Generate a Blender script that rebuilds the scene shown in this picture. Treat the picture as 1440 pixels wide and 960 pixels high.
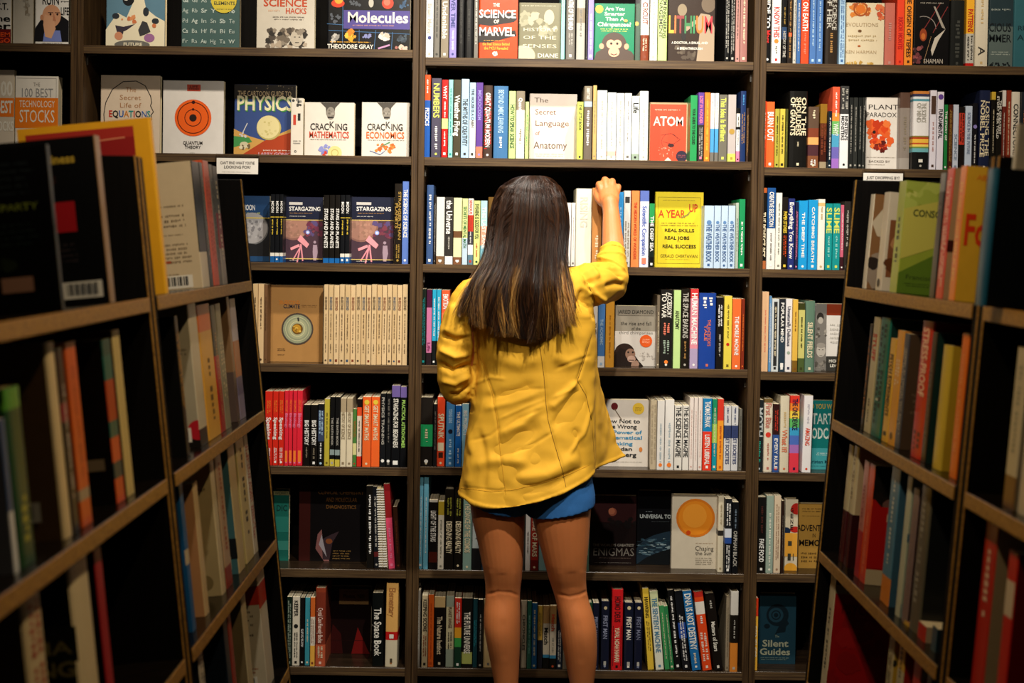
import bpy, bmesh, math, random
import numpy as np
from mathutils import Vector, Matrix, noise
from mathutils.bvhtree import BVHTree
for o in list(bpy.data.objects): bpy.data.objects.remove(o)
SC = bpy.context.scene
COL = SC.collection
R = math.radians
# ---------------------------------------------------------------- camera
FPX, CX, CY = 1700.0, 710.0, 371.0          # focal length and principal point for the 1440 x 960 frame
PITCH, ROLL = R(1.2), 0.0145
CAM = Vector((0, 0, 1.38))
_r, _u = Vector((1, 0, 0)), Vector((0, math.sin(PITCH), math.cos(PITCH)))
FW = Vector((0, math.cos(PITCH), -math.sin(PITCH)))
RT = _r * math.cos(ROLL) + _u * math.sin(ROLL)
UP = _u * math.cos(ROLL) - _r * math.sin(ROLL)
cd = bpy.data.cameras.new('camera'); co = bpy.data.objects.new('camera', cd); COL.objects.link(co)
m = Matrix((RT, UP, -FW)).transposed().to_4x4(); m.translation = CAM; co.matrix_world = m
cd.sensor_width = 36; cd.sensor_fit = 'HORIZONTAL'; cd.lens = FPX / 1440 * 36
cd.shift_x = (720 - CX) / 1440; cd.shift_y = -(480 - CY) / 1440
cd.clip_start = 0.05; cd.clip_end = 50
cd.dof.use_dof = True; cd.dof.focus_distance = 3.45; cd.dof.aperture_fstop = 3.2
SC.camera = co
def proj(p):
    v = Vector(p) - CAM; z = v.dot(FW)
    return CX + FPX * v.dot(RT) / z, CY - FPX * v.dot(UP) / z
def ray(px, py): return FW + RT * ((px - CX) / FPX) + UP * ((CY - py) / FPX)
def at(px, py, Y):
    d = ray(px, py); return CAM + d * (Y / d.y)
# ---------------------------------------------------------------- world, lamps, exposure
W = bpy.data.worlds.new('world'); SC.world = W; W.use_nodes = True
W.node_tree.nodes['Background'].inputs[0].default_value = (1.0, 0.78, 0.55, 1)
W.node_tree.nodes['Background'].inputs[1].default_value = 0.02
SC.view_settings.view_transform = 'Standard'; SC.view_settings.look = 'None'
SC.view_settings.gamma = 1; SC.view_settings.use_curve_mapping = False
SC.view_settings.exposure = 0.12
def spot(name, loc, aim, power, size, blend, rad, col):
    l = bpy.data.lights.new(name, 'SPOT'); o = bpy.data.objects.new(name, l); COL.objects.link(o)
    l.energy = power; l.spot_size = R(size); l.spot_blend = blend; l.shadow_soft_size = rad; l.color = col
    o.location = loc; o.rotation_euler = (Vector(aim) - Vector(loc)).to_track_quat('-Z', 'Y').to_euler()
    return o
WARM = (1.0, 0.86, 0.68)
NEUT = (1, .93, .82)
spot('wall_washer_centre_left', (-0.12, 2.90, 2.85), (0.0, 3.66, 1.35), 66, 80, 0.9, 0.025, NEUT)
spot('wall_washer_centre_right', (0.55, 2.90, 2.85), (0.50, 3.66, 1.35), 66, 80, 0.9, 0.025, NEUT)
spot('wall_washer_left', (-0.85, 2.88, 2.85), (-0.8, 3.65, 1.3), 62, 84, 0.9, 0.025, WARM)
spot('wall_washer_right', (1.25, 2.88, 2.85), (1.2, 3.65, 1.3), 58, 84, 0.9, 0.025, WARM)
spot('track_spot_centre', (0.36, 1.70, 2.95), (0.22, 3.4, 1.36), 255, 60, 1.0, 0.03, NEUT)
spot('track_spot_wide', (-0.30, 0.7, 2.95), (0.05, 3.5, 1.2), 100, 66, 1.0, 0.04, WARM)
spot('aisle_spot_left', (0.35, 1.5, 2.85), (-0.75, 1.8, 1.3), 80, 60, 0.9, 0.04, (1, .74, .42))
spot('aisle_spot_right', (-0.15, 1.5, 2.85), (0.9, 1.8, 1.3), 70, 60, 0.9, 0.04, (1, .74, .42))
# ---------------------------------------------------------------- helpers
PAL = dict(K='0c0c0d', DG='33322f', G='6f6b64', LG='aaa79e', W='e9e8e4', OW='dedbd0', CR='dccfae', BE='c2a878', TN='a67c45',
 R='b81f1b', OR='e2501f', O2='ec7d2e', SA='e07a62', Y='dcbf3c', OY='e5a92e', LY='cfd65e', LM='c4dc8a', GN='2b9152', DGN='17402c', TE='12898a',
 AQ='8fcfc6', SB='4a97cf', CY='2aa7d6', LB='a8c9e4', B='1f55a8', DB='1b2f5c', NV='11172c', PU='5e3f90', LV='8d83c6', PK='e07a9e', PR='d8294a',
 BR='4b2c1a', RB='7c3a22', RD='6d1418', MV='7d2a55', SL='7ba3a6', ST='41709f', GG='93a595', GO='a8873e', TP='857a68', OL='9a9a3c', RO='b4837c', IN='323a7a', PL='cfcfe2', CT='bd5a36')
def lin(h):
    if isinstance(h, tuple): return h
    h = PAL.get(h, h); c = [int(h[i:i+2], 16) / 255 for i in (0, 2, 4)]
    return tuple((x / 12.92 if x <= .04045 else ((x + .055) / 1.055) ** 2.4) for x in c) + (1.0,)
def mat(name, rough=.5, spec=.5, base=None, attr=None, bump=0, bscale=200, coat=0, noise_amt=0, sheen=0):
    m = bpy.data.materials.new(name); m.use_nodes = True; nt = m.node_tree; b = nt.nodes['Principled BSDF']
    b.inputs['Roughness'].default_value = rough; b.inputs['Specular IOR Level'].default_value = spec
    if coat: b.inputs['Coat Weight'].default_value = coat; b.inputs['Coat Roughness'].default_value = .08
    if sheen: b.inputs['Sheen Weight'].default_value = sheen
    if attr:
        a = nt.nodes.new('ShaderNodeAttribute'); a.attribute_name = attr; src = a.outputs['Color']
    else:
        a = nt.nodes.new('ShaderNodeRGB'); a.outputs[0].default_value = lin(base); src = a.outputs[0]
    if noise_amt:
        n = nt.nodes.new('ShaderNodeTexNoise'); n.inputs['Scale'].default_value = 35; n.inputs['Detail'].default_value = 6
        tc = nt.nodes.new('ShaderNodeTexCoord'); nt.links.new(tc.outputs['Object'], n.inputs['Vector'])
        mr = nt.nodes.new('ShaderNodeMapRange'); mr.inputs[3].default_value = 1 - noise_amt; mr.inputs[4].default_value = 1 + noise_amt
        nt.links.new(n.outputs[0], mr.inputs[0])
        mx = nt.nodes.new('ShaderNodeVectorMath'); mx.operation = 'SCALE'
        nt.links.new(src, mx.inputs[0]); nt.links.new(mr.outputs[0], mx.inputs['Scale']); src = mx.outputs[0]
    nt.links.new(src, b.inputs['Base Color'])
    if bump:
        n = nt.nodes.new('ShaderNodeTexNoise'); n.inputs['Scale'].default_value = bscale; n.inputs['Detail'].default_value = 4
        tc = nt.nodes.new('ShaderNodeTexCoord'); nt.links.new(tc.outputs['Object'], n.inputs['Vector'])
        bp = nt.nodes.new('ShaderNodeBump'); bp.inputs['Strength'].default_value = bump; bp.inputs['Distance'].default_value = .002
        nt.links.new(n.outputs[0], bp.inputs['Height']); nt.links.new(bp.outputs[0], b.inputs['Normal'])
    return m
M_GLOSS = mat('printed_gloss_cover', .30, .35, attr='print', noise_amt=.08, bump=.05, bscale=60)
M_MATTE = mat('printed_matte_cover', .55, .35, attr='print', noise_amt=.10, bump=.08, bscale=400)
M_INK = mat('printed_ink', .4, .4, attr='print')
def wood(name, dark, light, rough=.45, horiz=True, spec=.35):
    m = bpy.data.materials.new(name); m.use_nodes = True; nt = m.node_tree; b = nt.nodes['Principled BSDF']
    b.inputs['Roughness'].default_value = rough; b.inputs['Specular IOR Level'].default_value = spec
    tc = nt.nodes.new('ShaderNodeTexCoord'); mp = nt.nodes.new('ShaderNodeMapping')
    mp.inputs['Scale'].default_value = (1.5, 30, 60) if horiz else (60, 30, 1.5)
    n = nt.nodes.new('ShaderNodeTexNoise'); n.inputs['Scale'].default_value = 3; n.inputs['Detail'].default_value = 9; n.inputs['Roughness'].default_value = .65
    cr = nt.nodes.new('ShaderNodeValToRGB'); cr.color_ramp.elements[0].position = .35; cr.color_ramp.elements[1].position = .7
    cr.color_ramp.elements[0].color = lin(dark); cr.color_ramp.elements[1].color = lin(light)
    nt.links.new(tc.outputs['Object'], mp.inputs[0]); nt.links.new(mp.outputs[0], n.inputs['Vector']); nt.links.new(n.outputs[0], cr.inputs[0])
    nt.links.new(cr.outputs[0], b.inputs['Base Color'])
    bp = nt.nodes.new('ShaderNodeBump'); bp.inputs['Strength'].default_value = .25; bp.inputs['Distance'].default_value = .001
    nt.links.new(n.outputs[0], bp.inputs['Height']); nt.links.new(bp.outputs[0], b.inputs['Normal'])
    return m
M_WH = wood('dark_walnut_horizontal', '34251a', '665033')
M_WV = wood('dark_walnut_vertical', '2f2012', '5a4429', horiz=False)
M_BLACKWOOD = wood('black_stained_wood', '070605', '0e0b09', .6, False, .08)
M_TOP = wood('dark_polished_shelf_top', '1a120b', '2e2216', .22)
M_ATOP = wood('black_polished_shelf_top', '0c0907', '17100b', .2)
M_AISLE = wood('aisle_walnut_edge', '7a5520', 'B0843c', .4)
def pages_mat():
    m = bpy.data.materials.new('page_block_paper'); m.use_nodes = True; nt = m.node_tree; b = nt.nodes['Principled BSDF']
    b.inputs['Roughness'].default_value = .9; b.inputs['Specular IOR Level'].default_value = .1
    tc = nt.nodes.new('ShaderNodeTexCoord'); mp = nt.nodes.new('ShaderNodeMapping'); mp.inputs['Scale'].default_value = (900, 3, 3)
    n = nt.nodes.new('ShaderNodeTexNoise'); n.inputs['Scale'].default_value = 1; n.inputs['Detail'].default_value = 2
    cr = nt.nodes.new('ShaderNodeValToRGB'); cr.color_ramp.elements[0].color = lin('9c8a68'); cr.color_ramp.elements[1].color = lin('e2d8bd')
    cr.color_ramp.elements[0].position = .3; cr.color_ramp.elements[1].position = .6
    nt.links.new(tc.outputs['Object'], mp.inputs[0]); nt.links.new(mp.outputs[0], n.inputs['Vector']); nt.links.new(n.outputs[0], cr.inputs[0])
    nt.links.new(cr.outputs[0], b.inputs['Base Color'])
    return m
M_PAGE = pages_mat()
def empty(name, loc=(0, 0, 0), **props):
    o = bpy.data.objects.new(name, None); COL.objects.link(o); o.location = loc; o.empty_display_size = .05
    for k, v in props.items(): o[k] = v
    return o
def mobj(name, verts, faces, material, parent=None, cols=None, smooth=False, **props):
    me = bpy.data.meshes.new(name); me.from_pydata([tuple(v) for v in verts], [], faces); me.update()
    me.materials.append(material)
    if cols is not None:
        ca = me.color_attributes.new('print', 'FLOAT_COLOR', 'CORNER')
        cnt = [len(f) for f in faces]
        ca.data.foreach_set('color', np.repeat(np.array(cols, dtype=np.float32), cnt, axis=0).ravel())
    if smooth: me.polygons.foreach_set('use_smooth', [True] * len(faces))
    o = bpy.data.objects.new(name, me); COL.objects.link(o)
    if parent is not None: o.parent = parent
    for k, v in props.items(): o[k] = v
    return o
def boxvf(x0, x1, y0, y1, z0, z1):
    v = [(x0,y0,z0),(x1,y0,z0),(x1,y1,z0),(x0,y1,z0),(x0,y0,z1),(x1,y0,z1),(x1,y1,z1),(x0,y1,z1)]
    f = [(0,3,2,1),(4,5,6,7),(0,1,5,4),(1,2,6,5),(2,3,7,6),(3,0,4,7)]
    return v, f
def bevbox(name, x0, x1, y0, y1, z0, z1, material, parent=None, bev=.0012, **props):
    bm = bmesh.new(); v, f = boxvf(x0, x1, y0, y1, z0, z1)
    vs = [bm.verts.new(p) for p in v]
    for q in f: bm.faces.new([vs[i] for i in q])
    if bev: bmesh.ops.bevel(bm, geom=list(bm.edges), offset=bev, segments=1, affect='EDGES')
    me = bpy.data.meshes.new(name); bm.to_mesh(me); bm.free(); me.materials.append(material)
    o = bpy.data.objects.new(name, me); COL.objects.link(o)
    if parent is not None: o.parent = parent
    for k, v in props.items(): o[k] = v
    return o
# ---------------------------------------------------------------- glyphs from the built-in font
GL = {}
def make_glyphs():
    chars = "ABCDEFGHIJKLMNOPQRSTUVWXYZabcdefghijklmnopqrstuvwxyz0123456789.,:;'!?&-+()/"
    for bold in (0, 1):
        cu = bpy.data.curves.new('glyph_source', 'FONT'); cu.resolution_u = 2; cu.size = 1; cu.offset = .024 if bold else 0
        ob = bpy.data.objects.new('glyph_source', cu); COL.objects.link(ob)
        def ev(s):
            cu.body = s; dg = bpy.context.evaluated_depsgraph_get(); dg.update()
            me = bpy.data.meshes.new_from_object(ob.evaluated_get(dg)); return me
        def width(s):
            me = ev(s); xs = [v.co.x for v in me.vertices]; bpy.data.meshes.remove(me); return max(xs) - min(xs)
        wHH = width('HH')
        for c in chars:
            cu.offset = (.010 if c in 'MWNKXVAYZRmwvkxyz' else .024) if bold else 0
            me = ev(c); vs = np.array([(v.co.x, v.co.y) for v in me.vertices]); fs = [tuple(p.vertices) for p in me.polygons]; bpy.data.meshes.remove(me)
            GL[(c, bold)] = (vs, fs, width('H' + c + 'H') - wHH)
        GL[(' ', bold)] = (np.zeros((0, 2)), [], .28)
        bpy.data.objects.remove(ob); bpy.data.curves.remove(cu)
make_glyphs()
CAPH = max(GL[('H', 0)][0][:, 1])
class Flat:
    """collects flat print in (a, b) coordinates: a to the right, b upwards"""
    def __init__(s): s.v = []; s.f = []; s.c = []; s.clip = None
    def poly(s, pts, col, lay):
        if s.clip:
            pts = s.cut(pts)
            if len(pts) < 3: return
        n = len(s.v); s.v += [(p[0], p[1], lay) for p in pts]; s.f.append(tuple(range(n, n + len(pts)))); s.c.append(lin(col))
    def cut(s, pts):
        x0, y0, x1, y1 = s.clip
        for ax, lim, sg in ((0, x0, 1), (0, x1, -1), (1, y0, 1), (1, y1, -1)):
            out = []
            for i, p in enumerate(pts):
                q = pts[i - 1]; ip, iq = (p[ax] - lim) * sg >= 0, (q[ax] - lim) * sg >= 0
                if ip != iq:
                    t = (lim - q[ax]) / (p[ax] - q[ax]); out.append((q[0] + (p[0]-q[0])*t, q[1] + (p[1]-q[1])*t))
                if ip: out.append((p[0], p[1]))
            pts = out
            if len(pts) < 3: return []
        return pts
    def rect(s, a0, b0, a1, b1, col, lay): s.poly([(a0,b0),(a1,b0),(a1,b1),(a0,b1)], col, lay)
    def disc(s, a, b, r, col, lay, n=28, sy=1): s.poly([(a + r*math.cos(2*math.pi*i/n), b + sy*r*math.sin(2*math.pi*i/n)) for i in range(n)], col, lay)
    def ring(s, a, b, r0, r1, col, lay, n=36, t0=0, t1=1):
        P = [(math.cos(2*math.pi*(t0+(t1-t0)*i/n)), math.sin(2*math.pi*(t0+(t1-t0)*i/n))) for i in range(n + 1)]
        for i in range(n):
            s.poly([(a+r0*P[i][0], b+r0*P[i][1]), (a+r1*P[i][0], b+r1*P[i][1]), (a+r1*P[i+1][0], b+r1*P[i+1][1]), (a+r0*P[i+1][0], b+r0*P[i+1][1])], col, lay)
    def line(s, pts, w, col, lay):
        for p, q in zip(pts[:-1], pts[1:]):
            dx, dy = q[0]-p[0], q[1]-p[1]; L = math.hypot(dx, dy) or 1e-6; nx, ny = -dy/L*w/2, dx/L*w/2
            s.poly([(p[0]+nx,p[1]+ny),(p[0]-nx,p[1]-ny),(q[0]-nx,q[1]-ny),(q[0]+nx,q[1]+ny)], col, lay)
    def blob(s, a, b, r, col, lay, rng, n=11, irr=.35, sy=1):
        s.poly([(a + r*(1-irr*rng.random())*math.cos(2*math.pi*i/n), b + sy*r*(1-irr*rng.random())*math.sin(2*math.pi*i/n)) for i in range(n)], col, lay)
    def text(s, t, a, b, length, height, col, lay, down=False, bold=1, cols=None, track=0, lo=.45, hi=1.5):
        """fits t into a run of given length and cap height; centre of the run at (a, b)"""
        adv = [GL.get((c, bold), GL[('x', bold)])[2] + track for c in t]; wid = sum(adv) or 1
        sy = height / CAPH; sx = length / wid
        if sx > sy * hi: sx = sy * hi
        if sx < sy * lo: sy = sx / lo
        x = -wid / 2
        for i, (c, ad) in enumerate(zip(t, adv)):
            vs, fs, _ = GL.get((c, bold), GL[('x', bold)])
            if len(vs):
                n = len(s.v)
                for (vx, vy) in vs:
                    p, q = (x + vx) * sx, (vy - CAPH / 2) * sy
                    s.v.append((a + q, b - p, lay) if down else (a + p, b + q, lay))
                cc = lin(cols[i % len(cols)] if cols else col)
                new = s.v[n:]
                if s.clip and any(not (s.clip[0] <= q[0] <= s.clip[2] and s.clip[1] <= q[1] <= s.clip[3]) for q in new):
                    del s.v[n:]
                    for f in fs: s.poly([new[k][:2] for k in f], cc, lay)
                else:
                    for f in fs: s.f.append(tuple(n + k for k in f)); s.c.append(cc)
            x += ad
    def micro(s, a0, b0, a1, b1, col, lay, rng, rows=3, down=False, fill=.5):
        """rows of print too small to read: short dashes"""
        L, H = ((b1 - b0), (a1 - a0)) if down else ((a1 - a0), (b1 - b0))
        for k in range(rows):
            h = H / rows * fill; y = H * (k + .5) / rows; x = rng.random() * L * .06
            end = L * (1 - rng.random() * .12)
            nlet = rng.randint(3, 8)
            while x < end:
                w = min(end - x, h * rng.uniform(.38, .7)); g = rng.choice((.62, .7, 1, 1)); off = rng.choice((0, 0, (1 - g) * h / 2))
                if w <= h * .1: break
                c = y + off
                if down: s.rect(a0 + c - h*g/2, b1 - x - w, a0 + c + h*g/2, b1 - x, col, lay)
                else: s.rect(a0 + x, b0 + c - h*g/2, a0 + x + w, b0 + c + h*g/2, col, lay)
                nlet -= 1; x += w + h * .3
                if nlet == 0: x += h * .8; nlet = rng.randint(2, 8)
    def build(s, name, fn, parent, **props):
        if not s.f: return None
        return mobj(name, [fn(*p) for p in s.v], s.f, M_INK, parent, s.c, **props)
# ---------------------------------------------------------------- one book; local frame: spine at y=0 facing -y, thickness +x, height +z
def bands_of(s):
    t = s.split(); out = []; z = 0.0; i = 0
    while i < len(t):
        nxt = float(t[i+1]) if i + 1 < len(t) else 1.0
        (out.append((t[i], z, nxt)) if nxt > z else None); z = nxt; i += 2
    return out
def make_book(t, h, w, hard, bands, rng, cover=None, gloss=True, comb=False):
    name = 'hardcover_book' if hard else 'paperback_book'
    root = empty(name)
    c = .0024 if hard else .0007
    c = min(c, t * .2)
    bulge = min(.004, t * .16) if hard else .0006
    arc = [(0, bulge + .001), (t*.04, bulge*.45), (t*.25, bulge*.08), (t*.5, 0), (t*.75, bulge*.08), (t*.96, bulge*.45), (t, bulge + .001)]
    out = [(0, w)] + arc + [(t, w)]
    inn = [(t - c, w), (t - c, bulge + c + .001), (c, bulge + c + .001), (c, w)]
    prof = out + inn; n = len(prof)
    zs = [h * (1 - b[1]) for b in bands] + [0.0]
    V = [(x, y, z) for z in zs for x, y in prof]; F = []; C = []
    for k, b in enumerate(bands):
        col = lin(b[0]); cv = lin(cover) if cover else col
        for i in range(n):
            j = (i + 1) % n
            F.append((k*n + i, (k+1)*n + i, (k+1)*n + j, k*n + j))
            C.append(cv if (i == 0 or i == 7) else (col if 1 <= i <= 6 else lin('CR')))
    def cap(base, flip):
        quads = [(0, 1, 10, 11), (8, 9, 10, 7), (1, 2, 3, 4, 5, 6, 7, 10)]
        # back board, front board, spine
        quads = [(0, 1, n-2, n-1), (7, 8, n-4, n-3), (1, 2, 3, 4, 5, 6, 7, n-3, n-2)]
        for q in quads:
            q = tuple(base + i for i in q); F.append(q if not flip else q[::-1]); C.append(lin(cover or bands[0 if not flip else -1][0]))
    cap(0, False); cap(len(bands) * n, True)
    mobj('cover', V, F, M_GLOSS if gloss else M_MATTE, root, C)
    ins = .003 if hard else .0004
    v, f = boxvf(c*1.02, t - c*1.02, bulge + c + .0015, w - ins*1.3, ins, h - ins)
    mobj('pages', v, f, M_PAGE, root)
    if comb:
        F2 = Flat()
        V = []; Fc = []
        k = 0
        for i in range(int(h / .0075)):
            z = .004 + i * .0075; vv, ff = boxvf(-.0015, t*.9, -.004, .004, z, z + .0035)
            Fc += [tuple(len(V) + q for q in g) for g in ff]; V += vv
        mobj('comb_binding', V, Fc, M_MATTE, root, [lin('OW')] * len(Fc))
    return root
LABELS = []   # (root, desc, title, row phrase, bay phrase, x)
def spine_print(root, t, h, texts, rng, hard, mark=True):
    fl = Flat(); MIX = ('Weather', 'Life', 'Speaking', 'This Idea', 'the Univ', 'Unnat', 'Undeni', 'First B', 'What', 'The Space Book', 'Crystal', 'Elemen', 'The Nature', 'Biology', 'Brain', 'Mars', 'Everything', 'Scientific', 'Quantum', 'Matters', 'Match')
    for (txt, col, a, b, k) in texts:
        if txt == '~':
            fl.micro(t*(.5 - k/2), h*(1-b), t*(.5 + k/2), h*(1-a), col, .0003, rng, rows=1 if k < .55 else 2, down=True, fill=.62)
        elif txt == '#':
            fl.rect(t*(.5 - k/2), h*(1-b), t*(.5 + k/2), h*(1-a), col, .0001)
        elif txt == 'o':
            fl.disc(t*.5, h*(1 - (a+b)/2), t*k/2, col, .0002, 20)
        else:
            lines = (txt if txt.startswith(MIX) else txt.upper()).split('/')
            for li, ln in enumerate(lines):
                cxp = t * (.5 + k * ((len(lines) - 1) / 2 - li) / len(lines))
                fl.text(ln, cxp, h * (1 - (a + b) / 2), h * (b - a), t * k / len(lines) * (.85 if len(lines) > 1 else 1), col, .0003, down=True, hi=1.7)
    if mark and rng.random() < .7 and texts:
        c = texts[0][1]; r = min(t * .22, .0035)
        if rng.random() < .5: fl.disc(t/2, h*.045, r, c, 0, 12)
        else: fl.rect(t/2 - r, h*.03, t/2 + r, h*.03 + 2.2*r, c, 0)
    bulge = min(.004, t * .16) if hard else .0006
    fl.build('spine_lettering', lambda a, b, l: (a, bulge * abs(2*a/t - 1) ** 4 - .0003 - l, b), root)
# ---------------------------------------------------------------- floor and wall behind the bookcases
YF = 3.60                                   # plane of the shelf fronts of the back wall
def carpet():
    return mat('charcoal_carpet', .95, .1, base='1c1a19', bump=.5, bscale=300, noise_amt=.3)
bevbox('floor', -3.2, 3.2, -1.0, 4.3, -.05, 0, carpet(), bev=0, kind='structure')
bevbox('wall_back', -3.2, 3.2, 3.93, 4.05, 0, 3.1, mat('dark_wall_paint', .8, .2, base='1d1814', bump=.1), bev=0, kind='structure')
# ---------------------------------------------------------------- the four wall bookcases
# shelf lines: top edge of each shelf front in the photograph, one (x, y) point per bay centre, rows top to bottom
BAYX = [(-60, 97.5), (97.5, 586.5), (586.5, 1061.5), (1061.5, 1500)]
ROWPX = [[(50, 61), (50, 207), None, None, None, None, None],
         [(346, 66.5), (402, 217.5), (470, 370), (470, 512.5), (476, 656.5), (482, 801), (485, 938.5)],
         [(826, 83.5), (824, 224), (820, 374.5), (818, 516.5), (817, 659.5), (815, 804.5), (813, 942.5)],
         [(1257, 91), (1155, 236), (1125, 379), (1118, 523.5), (1110, 665), (1110, 807.5), (1090, 945)]]
BAY = ['far_left', 'left', 'centre', 'right']
def zshelf(bay, row):
    p = ROWPX[bay][row]
    if p is None: return SH[1][row]
    return at(p[0], p[1], YF).z
SH = {}
SH[1] = [at(p[0], p[1], YF).z for p in ROWPX[1]]
for b in (0, 2, 3): SH[b] = [zshelf(b, r) for r in range(7)]
TOPZ = 2.75
BAYLAB = ['far-left wall bookcase, mostly hidden behind the left aisle bookcase',
          'dark wooden wall bookcase left of the woman, with large face-out covers on top',
          'dark wooden wall bookcase directly behind the woman in yellow',
          'dark wooden wall bookcase right of the woman, partly behind the right aisle bookcase']
BX = []
for b in range(4):
    xa = at(BAYX[b][0], 480, YF).x; xb = at(BAYX[b][1], 480, YF).x
    if b in (0, 1): xb = at(BAYX[b][1] + (9 if b == 0 else 0), 300, YF).x
    if b == 1: xa = BX[0][1]
    if b in (2, 3): xa = BX[b-1][1]
    BX.append((xa, xb))
PT = .019
for b, (xa, xb) in enumerate(BX):
    root = empty('wall_bookcase', ((xa + xb) / 2, YF, 0), label=BAYLAB[b], category='bookcase', group='wall bookcases')
    cx = (xa + xb) / 2; hw = (xb - xa) / 2
    for s in (-1, 1):
        x0 = s * hw - (PT if s > 0 else 0)
        bevbox('side_panel', x0 + (.0008 if s < 0 else 0), x0 + PT - (.0008 if s > 0 else 0), 0, .30, 0, TOPZ, M_WV, root)
    bevbox('back_panel', -hw + PT, hw - PT, .285, .30, .0, TOPZ, M_BLACKWOOD, root, bev=0)
    for r in range(7):
        z = SH[b][r]
        so = bevbox('shelf', -hw + PT, hw - PT, .0045, .285, z - .0245, z, M_TOP, root)
        bevbox('shelf_edging', -hw + PT, hw - PT, .002, .0045, z - .0245, z, M_WH, so, bev=.0006)
        for s in (-1, 1):
            if r < 6:
                v, f = boxvf(s*(hw-PT) - (.004 if s > 0 else 0), s*(hw-PT) + (.004 if s < 0 else 0), .03, .034, z - .055, z - .0245)
                v2, f2 = boxvf(s*(hw-PT) - (.03 if s > 0 else 0), s*(hw-PT) + (.03 if s < 0 else 0), .03, .034, z - .0275, z - .0245)
                mobj('shelf_bracket', v + v2, f + [tuple(i + 8 for i in q) for q in f2], M_BRK if 'M_BRK' in globals() else globals().setdefault('M_BRK', mat('dull_steel', .35, .6, base='55524c')), root)
    bevbox('plinth', -hw + PT, hw - PT, .03, .05, 0, SH[b][6] - .0245, M_BLACKWOOD, root)
    bevbox('shelf', -hw + PT, hw - PT, .002, .285, TOPZ - .3, TOPZ - .275, M_WH, root)
    bevbox('top_panel', -hw, hw, 0, .30, TOPZ, TOPZ + .025, M_WH, root)
ROWN = ['top shelf', 'second shelf', 'third shelf', 'fourth shelf', 'fifth shelf', 'sixth shelf', 'bottom shelf']
BAYN = ['far-left bay', 'left bay', 'centre bay', 'right bay']
def parse_texts(s):
    out = []; title = None
    for part in s.split(';'):
        part = part.strip()
        if not part: continue
        p = [q.strip() for q in part.split(',')]
        txt = p[0]; hide = txt.startswith('!'); txt = txt.lstrip('!')
        a, b = (float(p[2]), float(p[3])) if len(p) > 3 else (.08, .85)
        k = float(p[4]) if len(p) > 4 else (.55 if txt != '~' else .4)
        out.append((txt, p[1], a, b, k))
        if not hide and txt not in ('~', '#', 'o') and title is None: title = txt.replace('/', ' ')
    return out, title
SEED = random.Random(7)
def spine_row(bay, row, table):
    zb = SH[bay][row] + .0003; lastx = -9; n = 0
    for line in table.strip().split('\n'):
        if not line.strip(): continue
        f = [q.strip() for q in line.split('|')]
        nums = f[0].split(); x0, x1, yt = map(float, nums[:3]); fl = f[1]
        hard = 'H' in fl; rec = SEED.uniform(.006, .016); lean = 0.0
        for tok in fl.split()[1:]:
            if tok[0] == 'r': rec = float(tok[1:]) / 1000
            if tok[0] == 'l': lean = float(tok[1:])
        if lean: rec = max(rec, .012)
        rng = random.Random(int(x0 * 7 + row * 1000 + bay * 31))
        Y = YF + rec
        yb = proj((at((x0+x1)/2, 400, Y).x, Y, zb))[1]; ym = (yb + max(yt, 0)) / 2 if not lean else yb
        xa = at(x0, ym, Y).x; xb = at(x1, ym, Y).x
        if not lean:
            if 0 < lastx - xa < .012: xa = lastx + .0002
            lastx = xb
        zt = at((x0 + x1) / 2, yt, Y).z; h = zt - zb; t = xb - xa - .0006
        if t < .0035: t = .0035
        ang = 0
        if lean:
            dx = lean / 472.0; ang = math.atan2(dx, h); h = h / math.cos(ang) - t * abs(math.sin(ang)); t = t * math.cos(ang)
        w = min(.265, max(.11, h * .66) * rng.uniform(.95, 1.05)); w = min(w, .28 - rec)
        root = make_book(t, h, w, hard, bands_of(f[2]), rng, comb='C' in fl, gloss='m' not in fl.split()[0])
        tx, title = parse_texts(f[3])
        spine_print(root, t, h, tx, rng, hard)
        root.location = (xa + .0003, Y, zb)
        if ang:
            root.rotation_euler = (0, -ang, 0)       # top goes to the left when lean is positive
            if ang < 0: root.location.x = xa
            if ang > 0: root.location.z = zb + 0.0
            if ang < 0: root.location.z = zb + t * math.sin(-ang)
        root['category'] = 'book'
        LABELS.append([root, f[4], title, hard, row, bay, xa, 'shelf'])
        n += 1
    return n
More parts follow.
